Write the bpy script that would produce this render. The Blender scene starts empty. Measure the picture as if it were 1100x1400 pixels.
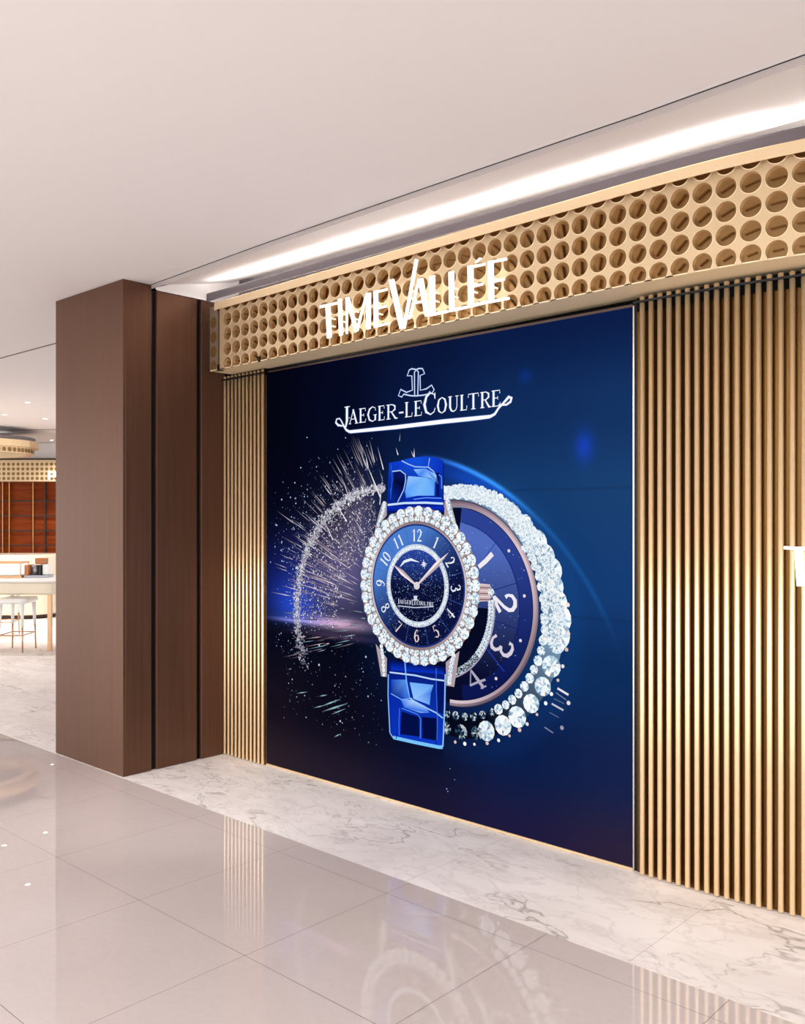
import bpy, math, random
import numpy as np
random.seed(7)
rng = np.random.default_rng(11)
PI = math.pi
scn = bpy.context.scene
COL = scn.collection

# ------------------------------------------------------------------ camera
FPX, CX, CY, H = 1248.0, 550.0, 708.0, 1.5
A = math.radians(42.6)
Fv = (-math.sin(A), math.cos(A)); Rv = (math.cos(A), math.sin(A))
def at(x, y, Y):
    """point of the wall plane Y=const measured at a photograph position -> (X, Z)"""
    t = (x-CX)/FPX
    dx, dy, dz = Fv[0]+t*Rv[0], Fv[1]+t*Rv[1], (CY-y)/FPX
    k = Y/dy
    return (dx*k, H+dz*k)
cam = bpy.data.cameras.new('camera'); co = bpy.data.objects.new('camera', cam); COL.objects.link(co)
co.location = (0, 0, H); co.rotation_euler = (PI/2, 0, A)
cam.sensor_fit = 'VERTICAL'; cam.sensor_height = 36.0; cam.sensor_width = 36.0*1100/1400
cam.lens = 36.0*FPX/1400
cam.shift_y = (CY-700)/1400
cam.clip_start = 0.05; cam.clip_end = 200
scn.camera = co
def far(u, w, z=0.0):
    """place in the far shop: u sideways, w away, in the far shop's own axes"""
    return (w*Fv[0]+u*Rv[0], w*Fv[1]+u*Rv[1], z)

# ------------------------------------------------------------------ colour helpers
def lin(c):
    return tuple(((v/255)/12.92 if v/255 <= .04045 else ((v/255+.055)/1.055)**2.4) for v in c)
def hexc(*c): return lin(c)+(1.0,)

# ------------------------------------------------------------------ materials
def mat(name, col, rough=.5, metal=0.0, emit=None, es=0.0, coat=0.0, spec=None, aniso=0.0, alpha=None, trans=0.0):
    m = bpy.data.materials.new(name); m.use_nodes = True
    b = m.node_tree.nodes['Principled BSDF']
    b.inputs['Base Color'].default_value = hexc(*col)
    b.inputs['Roughness'].default_value = rough
    b.inputs['Metallic'].default_value = metal
    b.inputs['Coat Weight'].default_value = coat
    b.inputs['Anisotropic'].default_value = aniso
    b.inputs['Transmission Weight'].default_value = trans
    if spec is not None: b.inputs['Specular IOR Level'].default_value = spec
    if emit: b.inputs['Emission Color'].default_value = hexc(*emit); b.inputs['Emission Strength'].default_value = es
    return m
def N(m, t, **kw):
    n = m.node_tree.nodes.new(t)
    for k, v in kw.items(): setattr(n, k, v)
    return n
def L(m, a, b): m.node_tree.links.new(a, b)
def bsdf(m): return m.node_tree.nodes['Principled BSDF']
def math_n(m, op, a, b=None, c=None):
    n = N(m, 'ShaderNodeMath', operation=op)
    for i, v in enumerate((a, b, c)):
        if v is None: continue
        if isinstance(v, (int, float)): n.inputs[i].default_value = v
        else: L(m, v, n.inputs[i])
    return n.outputs[0]
def ramp(m, src, stops):
    r = N(m, 'ShaderNodeValToRGB'); L(m, src, r.inputs[0])
    e = r.color_ramp.elements
    while len(e) < len(stops): e.new(.5)
    for i, (p, c) in enumerate(stops):
        e[i].position = p; e[i].color = c if len(c) == 4 else hexc(*c)
    return r.outputs[0]
def mixc(m, fac, a, b, mode='MIX'):
    n = N(m, 'ShaderNodeMix', data_type='RGBA', blend_type=mode)
    if isinstance(fac, (int, float)): n.inputs[0].default_value = fac
    else: L(m, fac, n.inputs[0])
    for i, v in ((6, a), (7, b)):
        if isinstance(v, tuple): n.inputs[i].default_value = v
        else: L(m, v, n.inputs[i])
    return n.outputs[2]
def noise(m, vec, scale, detail=3, rough=.5, dist=0.0):
    n = N(m, 'ShaderNodeTexNoise'); n.inputs['Scale'].default_value = scale
    n.inputs['Detail'].default_value = detail; n.inputs['Roughness'].default_value = rough
    n.inputs['Distortion'].default_value = dist
    L(m, vec, n.inputs['Vector']); return n.outputs['Fac']
def pos(m, scale=(1, 1, 1), rot=(0, 0, 0)):
    g = N(m, 'ShaderNodeNewGeometry'); mp = N(m, 'ShaderNodeMapping')
    mp.inputs['Scale'].default_value = scale; mp.inputs['Rotation'].default_value = rot
    L(m, g.outputs['Position'], mp.inputs['Vector']); return mp.outputs['Vector']
def joint(m, comp, origin, pitch, half):
    """1 on a joint line"""
    d = math_n(m, 'SUBTRACT', comp, origin)
    w = math_n(m, 'PINGPONG', d, pitch/2)
    # PINGPONG of distance: 0 at multiples of the pitch
    return math_n(m, 'LESS_THAN', w, half)

def polished_tile():
    m = mat('polished_tile', (200, 186, 184), .01, spec=.5)
    v = pos(m); n1 = noise(m, v, 1.3, 5, .6); n2 = noise(m, v, 38, 3, .6)
    c = ramp(m, n1, [(.3, (200, 187, 184)), (.7, (208, 196, 193))])
    c = mixc(m, .06, c, ramp(m, n2, [(.35, (180, 165, 162)), (.65, (225, 214, 211))]))
    g = N(m, 'ShaderNodeNewGeometry'); s = N(m, 'ShaderNodeSeparateXYZ'); L(m, g.outputs['Position'], s.inputs[0])
    j = math_n(m, 'MAXIMUM', joint(m, s.outputs[0], -3.185, .67, .0013), joint(m, s.outputs[1], 1.937, .705, .0013))
    c = mixc(m, j, c, hexc(128, 114, 110))
    L(m, c, bsdf(m).inputs['Base Color'])
    L(m, math_n(m, 'MULTIPLY_ADD', j, .4, .01), bsdf(m).inputs['Roughness'])
    return m
def marble():
    m = mat('veined_marble', (226, 218, 214), .42, spec=.35)
    v = pos(m, (1.0, 1.9, 1), (0, 0, math.radians(-14)))
    warp = N(m, 'ShaderNodeTexNoise'); warp.inputs['Scale'].default_value = 1.6; warp.inputs['Detail'].default_value = 5
    L(m, v, warp.inputs['Vector'])
    wv = N(m, 'ShaderNodeVectorMath', operation='MULTIPLY_ADD')
    L(m, warp.outputs['Color'], wv.inputs[0]); wv.inputs[1].default_value = (.55, .55, .55); L(m, v, wv.inputs[2])
    def vein(scale, seed, width, detail=2):
        sh = N(m, 'ShaderNodeVectorMath', operation='ADD'); L(m, wv.outputs[0], sh.inputs[0]); sh.inputs[1].default_value = (seed, seed*.7, 0)
        f = noise(m, sh.outputs[0], scale, detail, .55)
        d = math_n(m, 'ABSOLUTE', math_n(m, 'SUBTRACT', f, .5))
        return math_n(m, 'SUBTRACT', 1.0, math_n(m, 'MINIMUM', math_n(m, 'DIVIDE', d, width), 1.0))
    a = vein(1.25, 3.1, .010, 4); b = vein(2.9, 9.4, .014, 4); e = vein(4.5, 2.2, .03, 4); cl = vein(.9, 5.5, .13, 4)
    mask = ramp(m, noise(m, v, 1.2, 2), [(.42, (0, 0, 0)), (.6, (255, 255, 255))])
    mask2 = ramp(m, noise(m, pos(m, (1.3, 1.3, 1)), 1.1, 2), [(.45, (0, 0, 0)), (.6, (255, 255, 255))])
    base = mixc(m, math_n(m, 'MULTIPLY', cl, .5), hexc(250, 244, 242), hexc(222, 212, 209))
    base = mixc(m, math_n(m, 'MULTIPLY', e, .22), base, hexc(170, 160, 158))
    base = mixc(m, math_n(m, 'MULTIPLY', math_n(m, 'MULTIPLY', a, .75), mask), base, hexc(146, 137, 135))
    base = mixc(m, math_n(m, 'MULTIPLY', math_n(m, 'MULTIPLY', b, .55), mask2), base, hexc(150, 142, 140))
    g = N(m, 'ShaderNodeNewGeometry'); s = N(m, 'ShaderNodeSeparateXYZ'); L(m, g.outputs['Position'], s.inputs[0])
    j = joint(m, s.outputs[0], -1.525, 1.016, .0012)
    base = mixc(m, math_n(m, 'MULTIPLY', j, .6), base, hexc(165, 154, 150))
    L(m, base, bsdf(m).inputs['Base Color'])
    return m
def brushed(name, c1, c2, rough):
    m = mat(name, c1, rough, .55, spec=.15)
    v = pos(m, (14, 14, .35)); n1 = noise(m, v, 3.0, 4, .6)
    v2 = pos(m, (260, 260, 3)); n2 = noise(m, v2, 1.0, 2, .5)
    L(m, mixc(m, .25, ramp(m, n1, [(.25, c1), (.75, c2)]), ramp(m, n2, [(.3, c1), (.7, c2)])), bsdf(m).inputs['Base Color'])
    L(m, math_n(m, 'MULTIPLY_ADD', n1, .14, rough-.07), bsdf(m).inputs['Roughness'])
    return m
def wood():
    m = mat('red_wood_veneer', (122, 58, 22), .6, spec=.2)
    v = pos(m, (.8, .8, 9)); n1 = noise(m, v, 2.2, 5, .6, .6)
    L(m, ramp(m, n1, [(.25, (126, 44, 8)), (.75, (172, 78, 20))]), bsdf(m).inputs['Base Color'])
    return m

M = dict(
    tile=polished_tile(), marble=marble(),
    ceil=mat('matt_ceiling_paint', (244, 238, 236), .9, spec=.1),
    cove=mat('white_cove_paint', (250, 246, 245), .9, spec=.1),
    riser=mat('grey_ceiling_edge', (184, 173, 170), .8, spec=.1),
    dark=mat('dark_shadow_gap', (12, 10, 9), .8, spec=.1),
    bronze=brushed('brushed_bronze', (96, 65, 51), (110, 79, 62), .42),
    gold=mat('champagne_metal', (243, 212, 168), .30, .65),
    goldface=mat('champagne_satin_panel', (230, 202, 162), .38, .6),
    goldback=mat('bronze_back_plate', (154, 120, 78), .30, .85),
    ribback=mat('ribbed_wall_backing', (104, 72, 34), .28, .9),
    bar=mat('pointer_metal', (120, 84, 44), .30, 1.0),
    lip=mat('cream_metal_lip', (240, 212, 172), .5, .5),
    upstand=mat('lilac_grey_profile', (112, 103, 108), .5, .3),
    black=mat('black_profile', (8, 8, 9), .35, spec=.4),
    silver=mat('silver_trim', (205, 200, 195), .22, 1.0),
    white_lit=mat('lit_white_acrylic', (255, 255, 255), .4, emit=(255, 253, 250), es=1.7),
    letter_side=mat('letter_return', (245, 235, 220), .4, emit=(255, 240, 215), es=.5),
    led=mat('led_strip', (255, 255, 255), .5, emit=(255, 240, 232), es=3.0),
    endpanel=mat('grey_gold_end_panel', (190, 176, 156), .35, .8), darktrim=mat('dark_polished_trim', (110, 98, 98), .12, 1.0), wood=wood(), brass=mat('brass_strip', (196, 140, 84), .4, 1.0),
    cream=mat('cream_lacquer', (238, 222, 196), .35, coat=.3),
    white=mat('white_lacquer', (244, 240, 236), .3, coat=.3),
    tan=mat('tan_metal', (205, 160, 120), .35, .8),
    greyc=mat('grey_canopy_edge', (130, 122, 124), .6),
    dgold=mat('dark_gold_recess', (150, 118, 70), .45, .7),
    glass=mat('clear_glass', (255, 255, 255), .02, trans=1.0),
    brownbox=mat('tan_leather', (186, 112, 62), .5),
    greycyl=mat('grey_metal_stand', (150, 150, 156), .35, .7),
    lampw=mat('downlight_lens', (255, 255, 255), .5, emit=(255, 244, 232), es=14.0),
    ring=mat('downlight_rim', (235, 230, 226), .5),
    toe=mat('dark_toe_kick', (60, 38, 22), .5),
)
bsdf(M['glass']).inputs['IOR'].default_value = 1.05
# printed / lit picture: colours come from the picture's own colour attribute
pm = bpy.data.materials.new('lit_picture'); pm.use_nodes = True
_b = pm.node_tree.nodes['Principled BSDF']
_a = pm.node_tree.nodes.new('ShaderNodeAttribute'); _a.attribute_name = 'picture'
pm.node_tree.links.new(_a.outputs['Color'], _b.inputs['Emission Color'])
_b.inputs['Emission Strength'].default_value = 1.0
_b.inputs['Base Color'].default_value = (.004, .004, .006, 1); _b.inputs['Roughness'].default_value = .5
_b.inputs['Specular IOR Level'].default_value = 0.0; _b.inputs['Base Color'].default_value = (0, 0, 0, 1)
M['picture'] = pm

# ------------------------------------------------------------------ mesh building
class MB:
    def __init__(s): s.v = []; s.f = []; s.mi = []; s.sm = []
    def quad(s, a, b, c, d, mi=0):
        n = len(s.v); s.v += [a, b, c, d]; s.f.append((n, n+1, n+2, n+3)); s.mi.append(mi); s.sm.append(False)
    def poly(s, pts, mi=0):
        n = len(s.v); s.v += list(pts); s.f.append(tuple(range(n, n+len(pts)))); s.mi.append(mi); s.sm.append(False)
    def box(s, x0, x1, y0, y1, z0, z1, mi=0, bev=0.0):
        if bev <= 0:
            n = len(s.v)
            s.v += [(x0,y0,z0),(x1,y0,z0),(x1,y1,z0),(x0,y1,z0),(x0,y0,z1),(x1,y0,z1),(x1,y1,z1),(x0,y1,z1)]
            for f in ((0,3,2,1),(4,5,6,7),(0,1,5,4),(1,2,6,5),(2,3,7,6),(3,0,4,7)):
                s.f.append(tuple(n+i for i in f)); s.mi.append(mi); s.sm.append(False)
        else:
            b = bev
            ring = lambda i, z: [(x0+b+i,y0+i,z),(x1-b-i,y0+i,z),(x1-i,y0+b+i,z),(x1-i,y1-b-i,z),(x1-b-i,y1-i,z),(x0+b+i,y1-i,z),(x0+i,y1-b-i,z),(x0+i,y0+b+i,z)]
            s.loft([ring(b*.6, z0), ring(0, z0+b), ring(0, z1-b), ring(b*.6, z1)], mi, caps=True)
    def loft(s, rings, mi=0, caps=True, smooth=False, closed=True):
        n = len(s.v); k = len(rings[0])
        for r in rings: s.v += list(r)
        for i in range(len(rings)-1):
            for j in range(k if closed else k-1):
                a = n+i*k+j; b = n+i*k+(j+1) % k
                s.f.append((a, b, b+k, a+k)); s.mi.append(mi); s.sm.append(smooth)
        if caps:
            s.f.append(tuple(n+k-1-j for j in range(k))); s.mi.append(mi); s.sm.append(False)
            m0 = n+(len(rings)-1)*k
            s.f.append(tuple(m0+j for j in range(k))); s.mi.append(mi); s.sm.append(False)
    def tube(s, p, q, r0, r1=None, k=14, mi=0, smooth=True):
        r1 = r0 if r1 is None else r1
        import mathutils
        P, Q = mathutils.Vector(p), mathutils.Vector(q); d = (Q-P).normalized()
        u = d.orthogonal().normalized(); w = d.cross(u)
        rg = lambda C, r: [tuple(C+u*math.cos(2*PI*i/k)*r+w*math.sin(2*PI*i/k)*r) for i in range(k)]
        s.loft([rg(P, r0), rg(Q, r1)], mi, True, smooth)
    def prism_xz(s, pts, y0, y1, mi=0, side=None, dY=None):
        """outline in X,Z ; front at y0, back at y1"""
        g = dY or (lambda x: 0.0)
        k = len(pts); n = len(s.v)
        s.v += [(x, y0+g(x), z) for x, z in pts]+[(x, y1+g(x), z) for x, z in pts]
        s.f.append(tuple(n+i for i in range(k))); s.mi.append(mi); s.sm.append(False)
        s.f.append(tuple(n+k+k-1-i for i in range(k))); s.mi.append(mi); s.sm.append(False)
        for i in range(k):
            j = (i+1) % k
            s.f.append((n+j, n+i, n+k+i, n+k+j)); s.mi.append(mi if side is None else side); s.sm.append(False)
    def build(s, name, mats, parent=None, loc=None, rotz=0.0, recalc=True):
        me = bpy.data.meshes.new(name); me.from_pydata([tuple(map(float, v)) for v in s.v], [], s.f)
        if not isinstance(mats, (list, tuple)): mats = [mats]
        for m in mats: me.materials.append(m)
        me.polygons.foreach_set('material_index', s.mi); me.polygons.foreach_set('use_smooth', s.sm)
        if recalc:
            import bmesh
            bm = bmesh.new(); bm.from_mesh(me); bmesh.ops.recalc_face_normals(bm, faces=bm.faces); bm.to_mesh(me); bm.free()
        me.update()
        o = bpy.data.objects.new(name, me); COL.objects.link(o)
        if parent: o.parent = parent
        if loc: o.location = loc
        o.rotation_euler = (0, 0, rotz)
        return o
def struct(o): o['kind'] = 'structure'; return o
def tag(o, label, cat, group=None, kind=None):
    o['label'] = label; o['category'] = cat
    if group: o['group'] = group
    if kind: o['kind'] = kind
    return o
def thing(name, label, cat, loc=(0, 0, 0), rotz=0.0, group=None):
    o = bpy.data.objects.new(name, None); COL.objects.link(o); o.location = loc; o.rotation_euler = (0, 0, rotz)
    o.empty_display_size = .1
    return tag(o, label, cat, group)
def rel(o, loc):
    """child meshes are written in world coordinates: shift them back under the empty"""
    o.location = (-loc[0], -loc[1], -loc[2]); return o
def copy_tree(o, parent=None):
    c = o.copy(); COL.objects.link(c); c.parent = parent
    for ch in [x for x in COL.objects if x.parent == o]: copy_tree(ch, c)
    return c

# the shopfront bends back gently beyond X = -1.6
def bend(x): return .2*(x+1.6)**2 if x > -1.6 else 0.0
def tilt(x): return .0145*(min(x, -1.8)+1.8)
YB = -2.2                        # unseen ceiling edge, cut short behind the viewer to let world light in
XR = -0.20                       # right end of the built shopfront
ZC, ZB = 2.883, 2.857            # main ceiling, lower ceiling along the shopfront

# ------------------------------------------------------------------ floor and ceiling
b = MB(); b.quad((-30, -9, 0), (6, -9, 0), (6, 2.78, 0), (-30, 2.78, 0)); struct(b.build('floor', M['tile']))
b = MB(); b.quad((-30, 2.78, 0), (6, 2.78, 0), (6, 26, 0), (-30, 26, 0)); struct(b.build('floor.001', M['marble']))
edge = [(-4.76, 2.977), (-3.6, 2.915), (-2.064, 2.868), (-1.532, 2.855), (-.961, 2.82), (-.3, 2.77), (1.5, 2.62), (6, 2.5)]
ZO = 3.0
cedge = [(-4.76, 3.545), (6, 3.545)]
b = MB()
b.poly([(-30, YB, ZC), (6, YB, ZC)]+[(x, y, ZC) for x, y in reversed(edge)]+[(-4.76, 3.6, ZC), (-5.5, 3.6, ZC), (-5.5, 26, ZC), (-30, 26, ZC)])
b.poly([(-30, YB, ZC+.3), (6, YB, ZC+.3), (6, 26, ZC+.3), (-30, 26, ZC+.3)])
struct(b.build('ceiling', M['ceil'], recalc=False))
b = MB()
for (x0, y0), (x1, y1) in zip(edge[:-1], edge[1:]):
    b.quad((x0, y0, ZC), (x1, y1, ZC), (x1, y1, ZB), (x0, y0, ZB), 1)
def cy(x):
    for (x0, y0), (x1, y1) in zip(cedge[:-1], cedge[1:]):
        if x <= x1: return y0+(y1-y0)*(x-x0)/(x1-x0)
    return 3.545
def ey(x):
    for (x0, y0), (x1, y1) in zip(edge[:-1], edge[1:]):
        if x <= x1: return y0+(y1-y0)*(x-x0)/(x1-x0)
    return 2.5
xs = sorted(set([x for x, _ in edge if x >= -4.76]+[x for x, _ in cedge if x >= -4.76]))
for x0, x1 in zip(xs[:-1], xs[1:]):
    k0, k1, ZK = ey(x0)+.07, ey(x1)+.07, ZB+.036
    b.quad((x0, ey(x0), ZB), (x1, ey(x1), ZB), (x1, k1, ZK), (x0, k0, ZK), 0); b.sm[-1] = True
    b.quad((x0, k0, ZK), (x1, k1, ZK), (x1, cy(x1), ZO), (x0, cy(x0), ZO), 0); b.sm[-1] = True
    b.quad((x0, cy(x0), ZO), (x1, cy(x1), ZO), (x1, cy(x1), ZO+.012), (x0, cy(x0), ZO+.012), 1)
struct(b.build('ceiling.001', [M['cove'], M['riser']]))
# pocket above the fascia
b = MB()
b.quad((-4.76, 3.45, 3.06), (6, 3.45, 3.06), (6, 4.2, 3.06), (-4.76, 4.2, 3.06))
b.poly([(-4.759, 3.013, ZB-.001), (-4.759, 3.62, ZB-.001), (-4.759, 3.62, 3.06), (-4.759, 3.545, 3.06), (-4.759, 3.0, 2.87)])
struct(b.build('ceiling.002', M['cove']))
# dark reveal line along the edge of the main ceiling
b = MB()
for (x0, y0), (x1, y1) in zip(edge[:-1], edge[1:]):
    b.poly([(x0, y0-.006, ZC-.0015), (x1, y1-.006, ZC-.0015), (x1, y1+.001, ZC-.0015), (x0, y0+.001, ZC-.0015)])
struct(b.build('trim_1', M['dark']))
b = MB()
b.box(-16, -5.57, 3.452, 3.470, ZC-.003, ZC+.001)
struct(b.build('trim_2', mat('ceiling_joint', (120, 108, 104), .8)))
p0, p1 = far(-10.0, 15.0), far(-4.6, 14.1)
b = MB(); b.poly([(p0[0], p0[1], ZC-.002), (p1[0], p1[1], ZC-.002), (p1[0]-.03, p1[1]+.06, ZC-.002), (p0[0]-.03, p0[1]+.06, ZC-.002)])
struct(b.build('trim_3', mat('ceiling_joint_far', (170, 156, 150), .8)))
# wall behind the cladding
b = MB(); b.box(-5.5, 2.5, 3.62, 3.72, 0, 2.44)
b.box(-5.5, 2.5, 4.15, 4.2, 2.44, 3.08)
struct(b.build('wall_back', M['dark']))

# ------------------------------------------------------------------ bronze clad column
col = thing('clad_column', 'tall column clad in brushed bronze metal with two black vertical joints, left of the lit screen', 'column', (-5.165, 3.16, 0))
def cp(bx, name, m, lab=None, bev=.002):
    bb = MB(); bb.box(*bx, bev=bev); o = rel(bb.build(name, m, col), (-5.165, 3.16, 0))
    if lab: o['label'] = lab
    return o
cp((-5.555, -4.785, 2.81, 3.612, 0, ZB-.002), 'core', M['black'], 'black recessed core seen in the joints', 0)
cp((-5.57, -4.76, 2.79, 2.808, .002, ZC-.002), 'cladding_panel', M['bronze'], 'wide front panel facing the concourse')
cp((-4.784, -4.76, 2.8082, 2.978, .002, ZC-.002), 'cladding_panel', M['bronze'], 'narrow side panel at the outer corner')
cp((-4.784, -4.76, 3.013, 3.297, .002, ZB-.004), 'cladding_panel', M['bronze'], 'wide middle side panel between the black joints')
cp((-4.784, -4.76, 3.330, 3.612, .002, ZB-.004), 'cladding_panel', M['bronze'], 'side panel next to the gold ribs')
cp((-5.57, -5.556, 2.8082, 3.612, .002, ZC-.002), 'cladding_panel', M['bronze'])

# ------------------------------------------------------------------ ribbed gold cladding
def ribs(label, xs_, r, x0, x1):
    t = thing('ribbed_wall_panel', label, 'wall panel', ((x0+x1)/2, 3.52+bend((x0+x1)/2), 0))
    loc = tuple(t.location)
    bb = MB(); n = max(2, int((x1-x0)/.04)); 
    for i in range(n):
        a, c = x0+(x1-x0)*i/n, x0+(x1-x0)*(i+1)/n
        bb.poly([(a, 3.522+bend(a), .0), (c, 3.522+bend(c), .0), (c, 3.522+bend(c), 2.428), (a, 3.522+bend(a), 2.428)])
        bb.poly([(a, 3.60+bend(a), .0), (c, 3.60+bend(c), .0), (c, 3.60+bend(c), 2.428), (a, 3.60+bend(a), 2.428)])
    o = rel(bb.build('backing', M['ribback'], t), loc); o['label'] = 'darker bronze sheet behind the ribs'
    for x in xs_:
        bb = MB(); y = 3.5+bend(x); k = 18
        rg = lambda z, rr: [(x+rr*math.cos(2*PI*i/k), y+rr*math.sin(2*PI*i/k), z) for i in range(k)]
        bb.loft([rg(.006, r*.9), rg(.008, r), rg(2.428+tilt(x)*.8, r)], 0, True, True)
        rel(bb.build('rib', M['gold'], t), loc)
    # dark rail across the rib heads
    bb = MB()
    for i in range(n):
        a, c = x0+(x1-x0)*i/n, x0+(x1-x0)*(i+1)/n
        ya, yc = 3.484+bend(a), 3.484+bend(c); za, zc = 2.402+tilt(a)*.8, 2.402+tilt(c)*.8
        bb.loft([[(a, ya, za), (a, ya+.012, za), (a, ya+.012, za+.009), (a, ya, za+.009)], [(c, yc, zc), (c, yc+.012, zc), (c, yc+.012, zc+.009), (c, yc, zc+.009)]], 0, True)
    o = rel(bb.build('rail', M['black'], t), loc); o['label'] = 'thin black rail across the rib heads'
    bb = MB()
    for i in range(n):
        a, c = x0+(x1-x0)*i/n, x0+(x1-x0)*(i+1)/n
        bb.poly([(a, 3.512+bend(a), 2.37), (c, 3.512+bend(c), 2.37), (c, 3.512+bend(c), 2.428), (a, 3.512+bend(a), 2.428)])
    o = rel(bb.build('head_shade', M['dark'], t), loc); o['label'] = 'dark sheet standing for shadow and reflection behind the rib heads'  # dark sheet put in as the shade and reflection between the rib heads
    return t
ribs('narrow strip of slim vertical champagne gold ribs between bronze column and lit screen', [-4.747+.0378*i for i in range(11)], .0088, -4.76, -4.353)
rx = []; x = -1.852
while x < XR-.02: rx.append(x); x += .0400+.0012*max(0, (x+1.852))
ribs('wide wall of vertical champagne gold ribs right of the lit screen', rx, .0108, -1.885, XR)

# ------------------------------------------------------------------ perforated fascia
fas = thing('sign_fascia', 'champagne gold metal fascia with rows of round holes above the lit screen', 'fascia', (-2.6, 3.4, 2.43))
floc = (-2.6, 3.4, 2.43)
NC = 51
def colx(i): return -4.504+.0855*i+6.9e-5*i*i
def rowz(r): return 2.471+.0895*r
RH, RD, NS, FY = .0390, .022, 30, 3.34
ZBOT, ZTOP = 2.432, 2.84
def sofz(x): return 2.443+.0145*(min(x, -1.8)+1.8)
b = MB()
def P3(x, z, d=0.0): return (x, FY+bend(x)+d, z)
for i in range(NC):
    cx = colx(i)
    xl = (colx(i-1)+cx)/2 if i else cx-.0428; xr = (cx+colx(i+1))/2
    for r in range(5):
        cz = rowz(r)+tilt(cx)
        zb = cz-.04485; zt = cz+.04485
        lo = sofz(cx) if r == 0 else -9; hi = ZTOP+tilt(cx) if r == 4 else 9
        ring = [(cx+RH*math.cos(2*PI*k/NS), cz+RH*math.sin(2*PI*k/NS)) for k in range(NS)]
        sq = []
        for k in range(NS):
            c_, s_ = math.cos(2*PI*k/NS), math.sin(2*PI*k/NS)
            hx = (xr-cx) if c_ > 0 else (cx-xl)
            sc = min(hx/abs(c_) if abs(c_) > 1e-6 else 9, .04485/abs(s_) if abs(s_) > 1e-6 else 9)
            sq.append((cx+c_*sc, cz+s_*sc))
        cl = lambda p: (p[0], min(max(p[1], lo), hi))
        for k in range(NS):
            j = (k+1) % NS
            q = [cl(sq[k]), cl(sq[j]), cl(ring[j]), cl(ring[k])]
            if abs(q[0][1]-q[3][1])+abs(q[0][0]-q[3][0])+abs(q[1][1]-q[2][1])+abs(q[1][0]-q[2][0]) > 1e-5:
                b.quad(*[P3(*p) for p in q], 0)
            if ring[k][1] >= lo and ring[j][1] >= lo-.01 and ring[k][1] <= hi+.01:
                a_, c2 = cl(ring[k]), cl(ring[j])
                b.quad(P3(*a_), P3(*c2), P3(*c2, RD), P3(*a_, RD), 0); b.sm[-1] = True
        for k in range(NS):                                            # lighter ring painting in the lit inner edge of the hole
            j = (k+1) % NS; ro = RH+.0032
            o_ = [(cx+ro*math.cos(2*PI*t/NS), cz+ro*math.sin(2*PI*t/NS)) for t in (k, j)]
            if min(ring[k][1], ring[j][1], o_[0][1], o_[1][1]) < lo or max(o_[0][1], o_[1][1]) > hi: continue
            b.quad(P3(*ring[k], -.0016), P3(*ring[j], -.0016), P3(*o_[1], -.0004), P3(*o_[0], -.0004), 1)
            b.quad(P3(*ring[k], -.0016), P3(*ring[j], -.0016), P3(*ring[j], .002), P3(*ring[k], .002), 1)
        for cxx, czz in ((xl, zb), (xl, zt), (xr, zb), (xr, zt)):      # square corners
            sx, sz = (cxx-cx), (czz-cz)
            ks = sorted(range(NS), key=lambda k: (sq[k][0]-cxx)**2+(sq[k][1]-czz)**2)[:2]
            b.poly([P3(*cl((cxx, czz))), P3(*cl(sq[ks[0]])), P3(*cl(sq[ks[1]]))], 0)
def strip(mb, x0, x1, prof, n=None, mi=0, til=True):
    """sweep a closed Y,Z profile along the shopfront"""
    n = n or max(2, int((x1-x0)/.08))
    rings = []
    for i in range(n+1):
        x = x0+(x1-x0)*i/n
        rings.append([(x, y+bend(x), z+(tilt(x) if til is True else (til(x) if til else 0))) for y, z in prof])
    mb.loft(rings, mi, True)
FX0, FX1 = colx(0)-.0428, colx(NC-1)+.045
rel(b.build('perforated_panel', [M['goldface'], M['lip']], fas, recalc=False), floc)['label'] = 'satin gold sheet pierced by round holes'
# blank end strip of the panel
b = MB(); b.box(-4.585, FX0, FY, FY+.026, 2.403, 2.805)
rel(b.build('end_strip', M['goldface'], fas), floc)
b = MB(); strip(b, -4.585, FX1, [(FY+RD, sofz(-1.8)+.004), (FY+RD+.01, sofz(-1.8)+.004), (FY+RD+.01, 2.86), (FY+RD, 2.86)])
o = rel(b.build('back_plate', M['goldback'], fas), floc); o['label'] = 'darker bronze plate behind the holes'
sofd = lambda x: .0140*(min(x, -1.8)+1.8)
b = MB(); strip(b, -4.68, FX1, [(FY, 2.443), (FY+.24, 2.443), (FY+.24, 2.448), (FY, 2.448)], til=sofd)
rel(b.build('soffit', mat('champagne_soffit', (255, 232, 192), .4, .1), fas), floc)
b = MB(); strip(b, -4.585, FX1, [(3.300, 2.798), (3.300, 2.840), (3.306, 2.846), (3.40, 2.846), (3.40, 2.842), (3.308, 2.842), (3.304, 2.836), (3.304, 2.798)])
o = rel(b.build('top_lip', M['lip'], fas), floc); o['label'] = 'smooth cream lip along the top'
b = MB(); strip(b, -4.68, FX1, [(3.312, 2.846), (3.312, 2.886), (3.314, 2.894), (3.320, 2.894), (3.320, 2.846)], til=lambda x: .006*(min(x, -1.8)+1.8)+.0)
o = rel(b.build('light_trough', M['upstand'], fas), floc); o['label'] = 'grey profile standing on the lip below the ceiling'
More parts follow.
